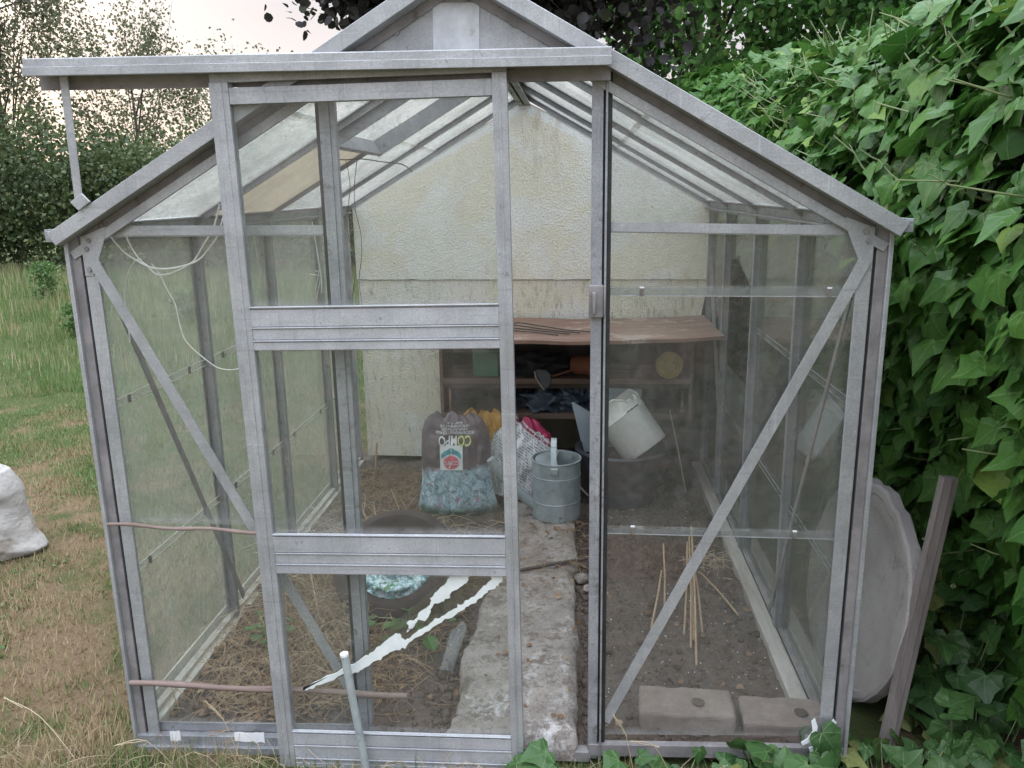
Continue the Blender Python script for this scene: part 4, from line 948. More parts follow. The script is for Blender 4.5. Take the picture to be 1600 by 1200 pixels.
for k, (x, y, z0, z1, lb_) in enumerate(((-.545, 1.0, 1.565, 1.0, 'pale string hanging from the roof wire, the left one behind the door'), (-.52, 1.02, 1.565, .98, 'pale string hanging from the roof wire, the right one behind the door'))):
    pts = smooth_pts([(x+.01*math.sin(i*1.7+k*2), y, z0+(z1-z0)*i/7) for i in range(8)]); tag(MB().tube(pts, .0013, 4).build('string', M['wire']), lb_, 'string')
for k, (P, lb_) in enumerate(((((-.62, .3, 1.36), (-.615, .3, 1.28), (-.61, .3, 1.20), (-.615, .3, 1.12), (-.60, .3, 1.05)), 'frayed pale twine hanging left of the sliding door'), (((-.47, .35, 1.38), (-.462, .35, 1.30), (-.455, .35, 1.22), (-.458, .35, 1.18)), 'short white string hanging inside behind the top door pane'))):
    m_ = MB().tube(smooth_pts(list(P)), .0016, 5)
    e_ = P[-1]
    for q in range(5): m_.tube([(e_[0], e_[1], e_[2]+.03+.01*q), (e_[0]+random.uniform(-.04, .05), e_[1], e_[2]+random.uniform(-.02, .07))], .0009, 4)
    tag(m_.build('twine', M['twine'] if k == 0 else M['cord']), lb_, 'twine')

# ------------------------------------------------ right: disc, plank, outside panel
nrm = Vector((-.985, -.08, .16)).normalized()
b = MB(); Rr = .33; prof = [(0, .006), (.20, .010), (.24, .011), (.262, .017), (.27, .019), (.295, .019), (.302, .023), (.32, .023), (Rr, .018), (Rr, -.012), (Rr-.006, -.018), (0, -.02)]
b.lathe(prof, (0, 0, 0), 72, axis=nrm)
for vi, v in enumerate(b.v):        # chipped, wavy rim
    p = Vector(v)
    if p.length > .25:
        a_ = math.atan2(p.z, p.y); k = .010*mn.noise(Vector((a_*5, 1, 0))) + (.018*mn.noise(Vector((a_*16, 4, 0))) if -2.2 < a_ < -1.0 or .6 < a_ < 2.6 else 0)
        b.v[vi] = tuple(p*(1+k/.33))
DS = b.build('concrete_disc', M['disc'], None, smooth=True); DS.data.set_sharp_from_angle(angle=math.radians(18)); DS.location = (1.12, .43, .268)
tag(DS, 'large round grey concrete disc with a chipped rim leaning between greenhouse and ivy', 'disc')
b = MB(); b.bar((1.095, .07, -.05), (1.222, .16, .72), (.042, .01, -.006), (-.004, .022, 0)); b.bar((1.092, .058, -.05), (1.219, .148, .72), (.02, .002, -.003), (0, .003, 0))
tag(b.build('wooden_plank', M['plank'], None, .002), 'narrow grey brown plank leaning in front of the round disc', 'plank')
tag(MB().prism([(1.06, 1.041, .523), (1.08, .758, .79), (1.08, .56, .769), (1.06, .77, .554)], (.006, 0, 0)).build('glass_offcut', M['sheet']), 'pale pane offcut leaning outside the right side glass', 'pane')
# kerbs
tag(MB().box((-.945, .03, -.05), (-.915, 2.33, .004)).build('kerb_board', M['kerb_pale'], None, .002), 'narrow pale board along the left foot of the greenhouse', 'board')
b = MB(); b.bar((.905, .03, -.01), (.905, 2.3, -.005), (.05, 0, 0), (0, 0, .06)); tag(b.build('kerb_board', M['kerb'], None, .003), 'weathered grey board along the right foot of the greenhouse', 'board')
# sack at left
sk, _ = bag('garden_sack', (-2.45, 1.17, -.04), .40, .47, .17, M['sack'], 11.3, rot=.1, topw=.66, midw=.88, wr=.032)
tag(sk, 'big off white garden waste sack standing on the lawn at the left edge', 'sack')

# ------------------------------------------------ scatter helpers (one mesh each)
def frames(dirs, ups):
    y = dirs/np.linalg.norm(dirs, axis=1, keepdims=True); x = np.cross(y, ups); x /= np.linalg.norm(x, axis=1, keepdims=True)+1e-9
    z = np.cross(x, y); return np.stack([x, y, z], axis=2)          # columns
def scatter(tv, tf, P, Rm, sc):
    n, k = len(P), len(tv)
    V = np.einsum('nij,kj->nki', Rm, tv)*sc[:, None, None] + P[:, None, :]
    F = (tf[None] + (np.arange(n)*k)[:, None, None]).reshape(-1, tf.shape[1]); return V.reshape(-1, 3), F
half = [(.0, 0.), (.10, -.13), (.28, -.20), (.45, -.12), (.47, .02), (.47, .14), (.56, .28), (.42, .42), (.27, .56), (.13, .78)]
outl = half + [(0, 1.)] + [(-x, y) for x, y in half[:0:-1]]
_c = np.array([(0, .25)]); _o = np.array(outl, float); LV = np.vstack([_c, _c+(_o-_c)*.5, _o])
def ivy_template(fold, curl, xs=1., wob=.03, ph=0., rd=.0):
    x, y = LV[:, 0]*xs, LV[:, 1].copy(); dx, dy = x, y-.25; r = np.hypot(dx, dy); a = np.arctan2(dx, dy)
    k = 1+rd*(np.minimum(.52/np.maximum(r, .05), 1.3)-1)*(r > .3); x = dx*k; y = .25+dy*k
    x = x + .05*np.sin(y*5+ph)
    z = np.abs(x)*fold - curl*(y-.2)**2 - .3*np.abs(x)**2 + wob*np.sin(a*5+ph)*r*1.6
    return np.column_stack([x, y, z])
k_ = len(outl); LF = np.array([(0, i+1, (i+1) % k_+1) for i in range(k_)] + [(1+i, 1+k_+i, 1+k_+(i+1) % k_) for i in range(k_)] + [(1+i, 1+k_+(i+1) % k_, 1+(i+1) % k_) for i in range(k_)])[:, ::-1].copy()
LUV = np.column_stack([LV[:, 0]/1.3+.5, (LV[:, 1]+.2)/1.3*1.0+.05])
def leaves_mesh(name, P, D, U, sc, mat, parent=None, kinds=7):
    Vs, Fs, Us = [], [], []; off = 0
    for k in range(kinds):
        s_ = np.arange(len(P)) % kinds == k
        if not s_.any(): continue
        V, F = scatter(ivy_template((.12, .26, .02, .18, .08, .32, .15)[k], (.25, .05, .45, .15, .3, .2, .6)[k], (1., .86, 1.1, .95, 1.18, .8, 1.)[k], (.03, .05, .02, .06, .04, .03, .05)[k], k*1.3, (.0, .12, .25, .05, .3, .15, .38)[k]), LF, P[s_], frames(D[s_], U[s_]), sc[s_])
        Vs.append(V); Fs.append(F+off); off += len(V); Us.append(np.tile(LUV, (s_.sum(), 1)))
    return from_arrays(name, np.vstack(Vs), np.vstack(Fs), mat, parent, smooth=True, uv=np.vstack(Us))
DV = np.array([(0, 0, 0), (.5, .45, .10), (0, 1, -.05), (-.5, .45, .10)], float); DF = np.array([(0, 1, 2), (0, 2, 3)])
RV = np.array([(0, 0, 0), (.3, .1, .05), (.5, .42, .1), (.36, .78, .04), (0, 1, -.08), (-.36, .78, .04), (-.5, .42, .1), (-.3, .1, .05), (0, .5, .0)], float); RF = np.array([(8, i, (i+1) % 8) for i in range(8)])
def simple_leaves(name, P, sc, mat, parent=None, aspect=.5, down=.3):
    n = len(P); D = rng.normal(size=(n, 3)); D[:, 2] -= down; U = rng.normal(size=(n, 3)); U[:, 2] += .8
    big = aspect > .57; tv = (RV if big else DV).copy(); tv[:, 0] *= aspect*(1.2 if big else 2)
    V, F = scatter(tv, RF if big else DF, P, frames(D, U), sc); return from_arrays(name, V, F, mat, parent)

# ------------------------------------------------ ivy hedge on the right
def hedge_top(y): return 2.12 + .095*max(0, y-2.2)
HP = [(1.52, 0.), (1.42, .14), (1.34, .28), (1.22, .42), (1.13, .60), (1.12, .75), (1.20, .86), (1.36, .95), (1.70, 1.0), (2.15, 1.02)]   # (x, fraction of height)
def hedge_pt(s_, y):
    s_ = np.clip(s_, 0, 1)*(len(HP)-1); i = int(min(s_, len(HP)-2)); t = s_-i
    x = HP[i][0]+(HP[i+1][0]-HP[i][0])*t; z = (HP[i][1]+(HP[i+1][1]-HP[i][1])*t)*hedge_top(y)
    bul = .10*mn.noise(Vector((y*.9, z*1.1, 3))) + .05*mn.noise(Vector((y*2.6, z*2.8, 7)))
    if y < 2.3: x = max(x+bul, 1.09 if z > 1.2 else 1.11) 
    else: x += bul - .12*min(1, (y-2.3)/2)
    return Vector((x, y, z + (.10*mn.noise(Vector((y*1.3, x*2, 9))) if s_ > 6 else 0)))
def hedge_nrm(s_, y):
    a = hedge_pt(s_+.03, y)-hedge_pt(s_-.03, y); b_ = hedge_pt(s_, y+.1)-hedge_pt(s_, y-.1); n_ = b_.cross(a); n_.normalize()
    if n_.x > .3: n_ = -n_
    if n_.z < -.9: n_ = -n_
    return n_
HG = empty('ivy_hedge', (1.6, 2, 0), 'tall hedge of big glossy ivy leaves along the right of the greenhouse', 'hedge')
Pl, Dl, Ul, Sl = [], [], [], []
for (y0, y1, cnt, sz, dep) in ((-.55, .9, 3300, (.048, .115), .16), (.9, 3.0, 4600, (.045, .105), .18), (3.0, 7, 5200, (.08, .12), .2), (7, 17, 6000, (.10, .15), .3)):
    for k in range(cnt):
        y = random.uniform(y0, y1); s_ = random.random()**.9; p = hedge_pt(s_, y); n_ = hedge_nrm(s_, y)
        d_ = random.random(); p = p - n_*(dep*d_**1.5) + n_*.03*random.random()
        if p.y < 2.3 and p.x < 1.05 and p.z < 1.5: continue
        dn = Vector((0, -.15, -.85)) + n_*random.uniform(.1, 1.0) + Vector((random.gauss(0, .6), random.gauss(0, .6), random.gauss(0, .38)))
        up_ = n_ + Vector((random.gauss(0, .28), random.gauss(0, .28), .55+random.gauss(0, .28)))
        Pl.append(p); Dl.append(dn); Ul.append(up_); Sl.append(random.uniform(*sz)*(.72 if random.random() < .3 else 1))
q = leaves_mesh('foliage', np.array(Pl), np.array(Dl), np.array(Ul), np.array(Sl), M['ivy'], HG); q.location = (-1.6, -2, 0)
st = MB()
for k in range(330):
    y = random.uniform(-.3, 3.5); s_ = random.uniform(.1, .82); p = hedge_pt(s_, y); n_ = hedge_nrm(s_, y)
    v_ = Vector((random.gauss(0, .6), random.gauss(0, .6), random.uniform(.0, 1.))).normalized(); l_ = random.uniform(.05, .14)
    st.tube([p-n_*.05, p+v_*l_*.5, p+v_*l_+n_*.03], [.003, .0025, .0015], 5)
q = st.build('stems', M['stem'], HG); q.location = (-1.6, -2, 0)
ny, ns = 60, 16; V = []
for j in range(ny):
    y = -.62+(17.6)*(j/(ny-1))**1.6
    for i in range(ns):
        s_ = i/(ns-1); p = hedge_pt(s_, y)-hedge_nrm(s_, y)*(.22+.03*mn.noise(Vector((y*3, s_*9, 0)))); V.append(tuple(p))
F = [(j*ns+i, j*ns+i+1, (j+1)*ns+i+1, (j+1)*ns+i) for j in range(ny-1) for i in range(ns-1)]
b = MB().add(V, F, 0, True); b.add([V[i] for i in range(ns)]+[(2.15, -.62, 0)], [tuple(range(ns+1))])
q = b.build('dark_backing', M['core'], HG); q.location = (-1.6, -2, 0)  # solid dark sheet added behind the leaves, stands in for shade in the gaps

# ivy runner in front of the greenhouse
def runner(c, n, sx0, sy0, sz, label, seed, h=.10, size=(.05, .085)):
    r_ = np.random.default_rng(seed); e_ = empty('ivy_runner', c, label, 'ivy')
    P = np.column_stack([r_.uniform(-sx0, sx0, n), r_.uniform(-sy0, sy0, n), r_.uniform(.01, h, n)*(.4+r_.random(n)*.6)])
    D = r_.normal(size=(n, 3))*.6 + np.array([0, -.5, -.25]); U = r_.normal(size=(n, 3))*.35+np.array([0, -.45, .9])
    leaves_mesh('leaves', P, D, U, r_.uniform(*size, n), M['ivyrun'], e_)
    st = MB()
    for p in P: st.tube([(p[0]*.7, p[1]*.5, 0), (p[0]*.9, p[1]*.9, p[2]*.7), tuple(p)], .0015, 4)
    st.build('stems', M['stem'], e_)
runner((.175, -.10, -.045), 15, .085, .04, 0, 'ivy runner with dark leaves at the foot of the open doorway', 3, .11)
runner((.46, -.09, -.045), 15, .13, .04, 0, 'ivy runner growing in front of the block nearer the doorway', 4, .10, (.04, .075))
runner((.78, -.075, -.045), 30, .15, .045, 0, 'ivy runner climbing in front of the right front corner shard', 5, .15, (.05, .09))
runner((1.06, -.03, -.045), 60, .17, .12, 0, 'dense ivy runner on the ground before the leaning plank', 6, .11, (.04, .07))
runner((1.42, .50, -.045), 110, .14, .28, 0, 'tall ivy runner filling the shade behind the round disc', 12, .34, (.07, .11))
runner((1.36, .12, -.045), 90, .16, .2, 0, 'dense ivy runner at the foot of the ivy hedge', 8, .2, (.06, .11))

# ------------------------------------------------ trees
def tree(name, base, H, crown, nleaf, leaf, lmat, label, cat, seed, trunk_r=.1, limbs=9, clump=60, aspect=.5, low=.25, upright=.5, sigma=.22, group=None, down=.3, tw_draw=True):
    """crown: (cx offset, cz centre, rx, ry, rz)"""
    r_ = random.Random(seed); g = np.random.default_rng(seed)
    e_ = empty(name, base, label, cat, group); b = MB(); ox, cz, rx, ry, rz = crown
    top = Vector((ox, 0, cz)); tr = [Vector((0, 0, -.1)), Vector((ox*.2, 0, H*.2)), Vector((ox*.7, .05, cz*.8)), Vector((ox, 0, cz+rz*.5))]
    b.tube(tr, [trunk_r, trunk_r*.8, trunk_r*.5, trunk_r*.12], 8)
    ends = []
    for i in range(limbs):
        t = low+(1-low)*i/limbs; k = t*3; i0 = min(2, int(k)); p0 = tr[i0].lerp(tr[i0+1], k-i0)
        for m_ in range(3):
            a = r_.uniform(0, 6.28); rr = (.55+.45*r_.random()); q_ = Vector((ox+math.cos(a)*rx*rr, math.sin(a)*ry*rr, cz+rz*r_.uniform(-.85, .95)))
            mid = p0.lerp(q_, .5)+Vector((0, 0, .12*H*r_.uniform(-.3, 1)*upright))
            b.tube([p0, mid, q_], [trunk_r*.28, trunk_r*.15, trunk_r*.04], 5)
            ends += [p0.lerp(mid, .8), mid, mid.lerp(q_, .5), q_]
    # clump centres spread through the crown, each joined by a twig
    cc = []
    for i in range(clump):
        while True:
            d = Vector((r_.uniform(-1, 1), r_.uniform(-1, 1), r_.uniform(-1, 1)))
            if .25 < d.length < 1: break
        c_ = Vector((ox+d.x*rx, d.y*ry, cz+d.z*rz)) + Vector((0, 0, .15*rz*mn.noise(Vector((d.x*3+seed, d.y*3, 0)))))
        cc.append(c_); nr = min(ends, key=lambda e2: (e2-c_).length)
        if tw_draw: b.tube([nr, (nr+c_)*.5+Vector((0, 0, .04*H*upright)), c_+Vector((0, 0, .1*upright))], [trunk_r*.07, trunk_r*.05, trunk_r*.02], 4)
    b.build('trunk', M['bark'], e_)
    cc = np.array([tuple(c) for c in cc]); idx = g.integers(0, len(cc), nleaf)
    wts = .5+g.random(len(cc)); sg = np.array([sigma, sigma, sigma*(1+upright)])
    P = cc[idx] + np.clip(g.normal(size=(nleaf, 3)), -1.7, 1.7)*sg*wts[idx][:, None]
    P[:, 2] = np.maximum(P[:, 2], .05+.2*g.random(nleaf))
    simple_leaves('crown', P, g.uniform(leaf*.6, leaf*1.25, nleaf), lmat, e_, aspect, down)
    return e_
# dark shrubs across the far end of the lawn
SHR = [(-17.5, 15.5, 3.4, 'dark rounded shrub standing furthest left at the end of the lawn'), (-14.6, 15.0, 3.3, 'dark tall shrub at the left picture edge, below the airy trees'),
       (-12.2, 14.6, 3.5, 'dark green shrub with a rounded top directly left of the track strut'), (-10.2, 14.5, 3.2, 'dark shrub behind the track strut at the end of the lawn'),
       (-8.4, 14.3, 2.6, 'lower olive shrub just left of the greenhouse corner'), (-6.8, 14.2, 2.4, 'low shrub seen through the left roof corner'),
       (-5.2, 14.0, 2.5, 'low shrub seen through the left gable glass'), (-3.6, 14.2, 2.6, 'low shrub seen through the door glass beside the rendered wall')]
for i, (x, y, h, lb_) in enumerate(SHR):
    tree('shrub', (x, y, 0), h, (0, h*.48, 1.45, 1.2, h*.5), 11000, .085, M['bush'], lb_, 'shrub', 40+i, .06, 6, 90, .55, .1, .2, .24, 'shrubs along the end of the lawn', tw_draw=False)
tree('tree', (-12.6, 16.2, 0), 7.5, (0, 5.0, 1.9, 1.6, 2.9), 19000, .08, M['willow'], 'tall airy tree with small grey green leaves at the top left', 'tree', 71, .09, 10, 110, .4, .25, 1., .20)
tree('tree', (-9.6, 16.4, 0), 6.0, (0, 3.9, 1.35, 1.2, 2.0), 7500, .075, M['willow'], 'slender thin leaved tree just above the track strut', 'tree', 72, .06, 9, 60, .4, .25, 1., .20)
tree('tree', (-7.4, 16.6, 0), 4.9, (0, 3.1, 1.2, 1., 1.5), 4200, .075, M['willow'], 'low sparse tree with sky showing through, left of the gable', 'tree', 73, .05, 8, 44, .4, .25, 1., .18)
tree('tree', (-15.6, 16.0, 0), 7.5, (0, 5.0, 1.6, 1.6, 2.8), 12000, .08, M['willow'], 'tall airy tree cut off by the left picture edge', 'tree', 74, .09, 9, 70, .4, .25, 1., .2)
# dark copper leaved tree right behind the ridge
tree('tree', (-.35, 7.2, 0), 7.5, (-.28, 4.8, 2.4, 1.5, 1.95), 40000, .10, M['copper'], 'dark copper leaved tree towering behind the greenhouse ridge', 'tree', 81, .16, 10, 190, .85, .45, .2, .26, down=.8)
_t = bpy.data.objects['tree.004'] if 'tree.004' in bpy.data.objects else None
if _t:
    b = MB(); LP = []
    for pts in ([(-1.6, 0, 5.2), (-2.15, -.1, 4.75), (-2.45, -.1, 4.35), (-2.52, -.1, 3.75)], [(-1.5, 0, 4.6), (-2.0, -.2, 4.35), (-2.25, -.2, 3.95)], [(-1.2, 0, 4.2), (-1.8, -.2, 4.0), (-2.05, -.2, 3.6)]):
        pts = smooth_pts(pts, 5); b.tube(pts, .012, 5)
        for p in pts[4:]:
            for k in range(3): LP.append((p[0]+random.gauss(0, .05), p[1]+random.gauss(0, .05), p[2]+random.gauss(-.03, .05)))
    b.build('hanging_branch', M['bark'], _t); simple_leaves('hanging_leaves', np.array(LP), rng.uniform(.07, .13, len(LP)), M['copper'], _t, .85, .9)
# green trees behind the hedge
tree('tree', (2.2, 10.5, 0), 8, (0, 4.7, 2.3, 1.8, 2.5), 21000, .11, M['green_tree'], 'light green tree beside the dark copper leaved tree', 'tree', 91, .13, 9, 80, .6, .3, .3, .26)
tree('tree', (5.6, 10.5, 0), 8, (0, 4.6, 2.6, 1.8, 2.6), 24000, .11, M['green_tree'], 'light green tree with dark boughs rising above the middle of the ivy hedge', 'tree', 92, .16, 10, 95, .6, .3, .3, .26)
tree('tree', (8.2, 9.5, 0), 8, (0, 4.7, 2.3, 1.8, 2.6), 16000, .11, M['green_tree'], 'light green tree at the top right above the ivy hedge', 'tree', 93, .14, 9, 80, .6, .3, .3, .26)

# ------------------------------------------------ grass and straw
BV = np.array([(-.5, 0, 0), (.5, 0, 0), (.38, .45, .06), (-.38, .45, .06), (0, 1, .28)], float)
def blades(name, P, L_, Wd, lean, mat, label=None, cat=None, parent=None):
    n = len(P); a = rng.uniform(0, 2*np.pi, n); ln = rng.uniform(*lean, n)
    D = np.column_stack([np.cos(a)*ln, np.sin(a)*ln, np.ones(n)]); D /= np.linalg.norm(D, axis=1, keepdims=True)
    U = np.column_stack([np.cos(a)*-1, np.sin(a)*-1, np.full(n, .3)]); Rm = frames(D, U)
    tv = BV[None]*np.stack([Wd, L_, L_], axis=1)[:, None, :]
    V = np.einsum('nij,nkj->nki', Rm, tv) + P[:, None, :]; V = V.reshape(-1, 3)
    b_ = (np.arange(n)*5)[:, None]
    F3 = np.vstack([b_+np.array([0, 1, 2]), b_+np.array([0, 2, 3]), b_+np.array([3, 2, 4])])
    o = from_arrays(name, V, F3, mat, parent); 
    if cat or label: tag(o, label, cat, kind='stuff')
    return o
def gz(P):
    return np.array([ground_z(x, y) for x, y in P])
def lawn_pts(n, x0, x1, y0, y1, excl=True, thr=None):
    x = rng.uniform(x0, x1, n); y = rng.uniform(y0, y1, n)
    k = np.ones(n, bool)
    if excl: k &= ~((x > -1.0) & (x < 1.0) & (y > -.03) & (y < 5))
    cl = np.array([mn.noise(Vector((a*1.7, b*1.7, 3))) + .5*mn.noise(Vector((a*6, b*6, 1))) for a, b in zip(x, y)]); k &= cl > rng.uniform(-.9, .25, n) if thr is None else cl > thr
    x, y, cl = x[k], y[k], cl[k]; return np.column_stack([x, y, gz(zip(x, y))-.004]), cl
P, cl = lawn_pts(150000, -4.2, -.97, -.4, 4.2); n = len(P)
near = np.exp(-np.hypot(P[:, 0]+1.05, (P[:, 1]+.15)*.6)*3)
L_ = (rng.uniform(.014, .042, n)*(1.1+.9*np.clip(cl, -.5, 1)))*(1+1.1*near); blades('grass', P, L_, rng.uniform(.0028, .006, n), (.3, 1.9), M['grass'], 'short patchy lawn grass beside the greenhouse', 'grass')
P, cl = lawn_pts(120000, -15, -1.2, 3.8, 14.5); n = len(P)
L_ = rng.uniform(.05, .13, n)*(1.2+1.2*np.clip(cl, -.4, 1))*np.clip(P[:, 1]/6, .6, 1.25); blades('grass', P, L_, rng.uniform(.005, .012, n), (.15, 1.2), M['grass'], 'taller rough grass towards the far shrubs', 'grass')
P, cl = lawn_pts(16000, -1.6, 1.5, -.5, -.02, False); n = len(P); P = P[(P[:, 1] < -.035)]; n = len(P)
L_ = rng.uniform(.02, .075, n)*(1+.5*(P[:, 0] < -.6)); blades('grass', P, L_, rng.uniform(.0018, .0038, n), (.2, 2.), M['grass'], 'grass growing along the front foot of the greenhouse', 'grass')
P, cl = lawn_pts(11000, -15, -1.4, 4.5, 13.5, True, -.15); n = len(P)
blades('meadow_stalks', P, rng.uniform(.12, .30, n)*np.clip(P[:, 1]/8, .6, 1.1), rng.uniform(.004, .008, n), (.05, .5), M['strawp'], 'pale dry stalks standing in the rough grass', 'grass')
P, cl = lawn_pts(42000, -4.5, -1.02, -.4, 5.5, True, .05); n = len(P); P[:, 2] += rng.uniform(.0, .02, n)
Dg = rng.normal(size=(n, 3)); Dg[:, 2] *= .3; Ug = rng.normal(size=(n, 3))*.4; Ug[:, 2] += 1
tvg = DV.copy(); tvg[:, 0] *= 1.3; Vg, Fg = scatter(tvg, DF, P, frames(Dg, Ug), rng.uniform(.006, .018, n))
tag(from_arrays('ground_cover', Vg, Fg, M['weed']), 'small leaved clover and weeds spreading through the lawn', 'ground cover', kind='stuff')
# weeds in the rough
for i, (x, y, h, lb_) in enumerate(((-7.4, 9.3, .5, 'tall leafy weed at the left edge in front of the dark shrubs'), (-5.2, 6.6, .28, 'low leafy weed in the rough grass at the left'), (-4.4, 7.4, .3, 'leafy weed in the rough grass just left of the corner post'))):
    b = MB(); e_ = empty('tall_weed', (x, y, 0), lb_, 'weed'); r_ = random.Random(i+50)
    for k in range(6): b.tube([(r_.gauss(0, .06), r_.gauss(0, .06), -.03), (r_.gauss(0, .05), r_.gauss(0, .05), h*r_.uniform(.7, 1.25))], [.006, .002], 4)
    b.build('stems', M['stem'], e_); n = 700; Pw = np.column_stack([rng.normal(0, .09, n), rng.normal(0, .09, n), rng.uniform(.02, h*1.1, n)]); simple_leaves('leaves', Pw, rng.uniform(.03, .07, n), M['weed'], e_, .35, -.3)
def straws(name, P, L_, r, mat, label, curl=.5, lift=.03, seg=4):
    """curved three-sided stalks lying on the ground; one mesh"""
    n = len(P); a = rng.uniform(0, 2*np.pi, n); da = rng.normal(0, curl, n); up_ = rng.uniform(0, 1, n)**2*lift
    rings = []
    pos = P.copy(); ang = a.copy()
    for s_ in range(seg+1):
        d = np.column_stack([np.cos(ang), np.sin(ang), np.zeros(n)]); sd_ = np.column_stack([-np.sin(ang), np.cos(ang), np.zeros(n)])
        z = np.sin(np.pi*s_/seg)*up_; c = pos.copy(); c[:, 2] += z + .002; rr = (r*(1-.5*s_/seg))[:, None]
        rings.append(np.stack([c+sd_*rr, c-sd_*rr*.5+np.array([0, 0, 1])*rr*.87, c-sd_*rr*.5-np.array([0, 0, 1])*rr*.87], axis=1))
        pos = pos + d*(L_/seg)[:, None]; ang = ang+da/seg*2
    V = np.stack(rings, axis=1).reshape(-1, 3); m3 = (seg+1)*3; F = []
    for s_ in range(seg):
        for k in range(3): F.append((s_*3+k, s_*3+(k+1) % 3, (s_+1)*3+(k+1) % 3, (s_+1)*3+k))
    F = (np.array(F)[None]+(np.arange(n)*m3)[:, None, None]).reshape(-1, 4)
    return tag(from_arrays(name, V, F, mat, smooth=True), label, 'straw', kind='stuff')
def soilp(x, y, dz=.0): return np.column_stack([x, y, np.array([soil_z(a_, b_) for a_, b_ in zip(x, y)])+dz])
n = 3400; x = rng.normal(-.62, .20, n); y = rng.uniform(.15, 1.3, n)+rng.normal(0, .1, n); k = (x > -.9) & (x < -.1) & (y > .1); x, y = x[k], y[k]; n = len(x)
straws('straw', soilp(x, y, .002), rng.uniform(.05, .22, n), rng.uniform(.001, .002, n), M['straw'], 'brown straw matted on the soil left of the path', 1.1, .07)
n = 420; x = rng.normal(-.62, .16, n); y = rng.normal(1.08, .22, n); k = (x > -.88) & (x < -.2); x, y = x[k], y[k]; n = len(x)
straws('straw', soilp(x, y, .01), rng.uniform(.12, .34, n), rng.uniform(.0013, .0026, n), M['strawp'], 'pale long stalks lying behind the left brace', .5, .12)
n = 1300; x = rng.uniform(-.88, -.45, n); y = rng.uniform(1.45, 2.2, n)
straws('straw', soilp(x, y, .002), rng.uniform(.04, .14, n), rng.uniform(.0006, .0013, n), M['straw'], 'straw scattered on the soil at the foot of the wall', 1.1, .05)
n = 1100; x = rng.normal(.55, .12, n); y = rng.normal(1.08, .12, n); k = (x > .32) & (x < .9); x, y = x[k], y[k]; n = len(x)
straws('dry_roots', soilp(x, y, .005), rng.uniform(.03, .10, n), rng.uniform(.0007, .0016, n), gen('reddish_dry_roots', (.17, .095, .065), (.24, .15, .11), 30, .9), 'reddish dry roots and stems heaped on the right bed', 1.6, .06)
n = 260; x = rng.uniform(-.1, .33, n); y = rng.uniform(.75, 1.45, n)
straws('straw', np.column_stack([x, y, np.full(n, .045)]), rng.uniform(.03, .12, n), rng.uniform(.0006, .0014, n), M['straw'], 'dead stems littering the far end of the path', 1.0, .02)
n = 900; x = rng.uniform(-1.5, 1.3, n); y = rng.uniform(-.38, -.06, n)
straws('straw', np.column_stack([x, y, np.full(n, GZ+.01)]), rng.uniform(.05, .22, n), rng.uniform(.0005, .0012, n), M['strawp'], 'dry straw lying along the front foot of the greenhouse', .8, .07)
# soil crumbs and small stones
def crumbs(n, x0, x1, y0, y1, s0, s1, mat, label, z=None):
    x = rng.uniform(x0, x1, n); y = rng.uniform(y0, y1, n); P = soilp(x, y) if z is None else np.column_stack([x, y, np.full(n, z)])
    tv = np.array([(1, 0, 0), (-.9, .1, 0), (0, 1, .1), (.1, -1, 0), (0, .1, .8), (0, 0, -.7)], float); tf = np.array([(0, 2, 4), (2, 1, 4), (1, 3, 4), (3, 0, 4), (2, 0, 5), (1, 2, 5), (3, 1, 5), (0, 3, 5)])
    V, F = scatter(tv, tf, P, frames(rng.normal(size=(n, 3)), rng.normal(size=(n, 3))), rng.uniform(s0, s1, n)**1.0)
    return tag(from_arrays('soil_crumbs', V, F, mat), label, 'soil', kind='stuff')
crumbs(9000, -.93, .93, .02, 2.3, .0015, .0075, M['soil'], 'loose crumbs of dark soil over the greenhouse floor')
crumbs(420, .3, .93, .1, 1.6, .001, .0035, M['white'], 'tiny pale stones dotting the right hand bed')
crumbs(120, -.9, .3, .1, 1.9, .0012, .004, M['brick'], 'tiny pinkish stones on the left bed and the path')
def clods(n, fx, fy, s0, s1, lb_):
    x = fx(n); y = fy(n); P = soilp(x, y, .0); P[:, 2] += .002
    tv = np.array([(math.sin(a)*math.cos(b_), math.cos(a)*math.cos(b_), math.sin(b_)) for b_ in (-.6, .5) for a in np.arange(0, 6.28, 1.05)][:12]+[(0, 0, 1), (0, 0, -1)], float)*rng.uniform(.75, 1.2, (14, 1))
    tf = np.array([(i, (i+1) % 6, 6+(i+1) % 6) for i in range(6)]+[(i, 6+(i+1) % 6, 6+i) for i in range(6)]+[(6+i, 6+(i+1) % 6, 12) for i in range(6)]+[((i+1) % 6, i, 13) for i in range(6)])
    V, F = scatter(tv, tf, P, frames(rng.normal(size=(n, 3)), rng.normal(size=(n, 3))), s0+(s1-s0)*rng.random(n)**3)
    tag(from_arrays('soil_clods', V, F, M['soil'], smooth=True), lb_, 'soil', kind='stuff')
clods(1500, lambda n: rng.uniform(-.9, .9, n), lambda n: rng.uniform(.05, 2.2, n), .004, .018, 'lumpy clods of dry soil over the greenhouse floor')
clods(500, lambda n: .29+np.abs(rng.normal(0, .025, n)), lambda n: rng.uniform(.0, 1.5, n), .004, .016, 'soil clods banked along the right edge of the path')
clods(500, lambda n: -.10-np.abs(rng.normal(0, .03, n)), lambda n: rng.uniform(.0, 1.5, n), .004, .014, 'soil clods banked along the left edge of the path')
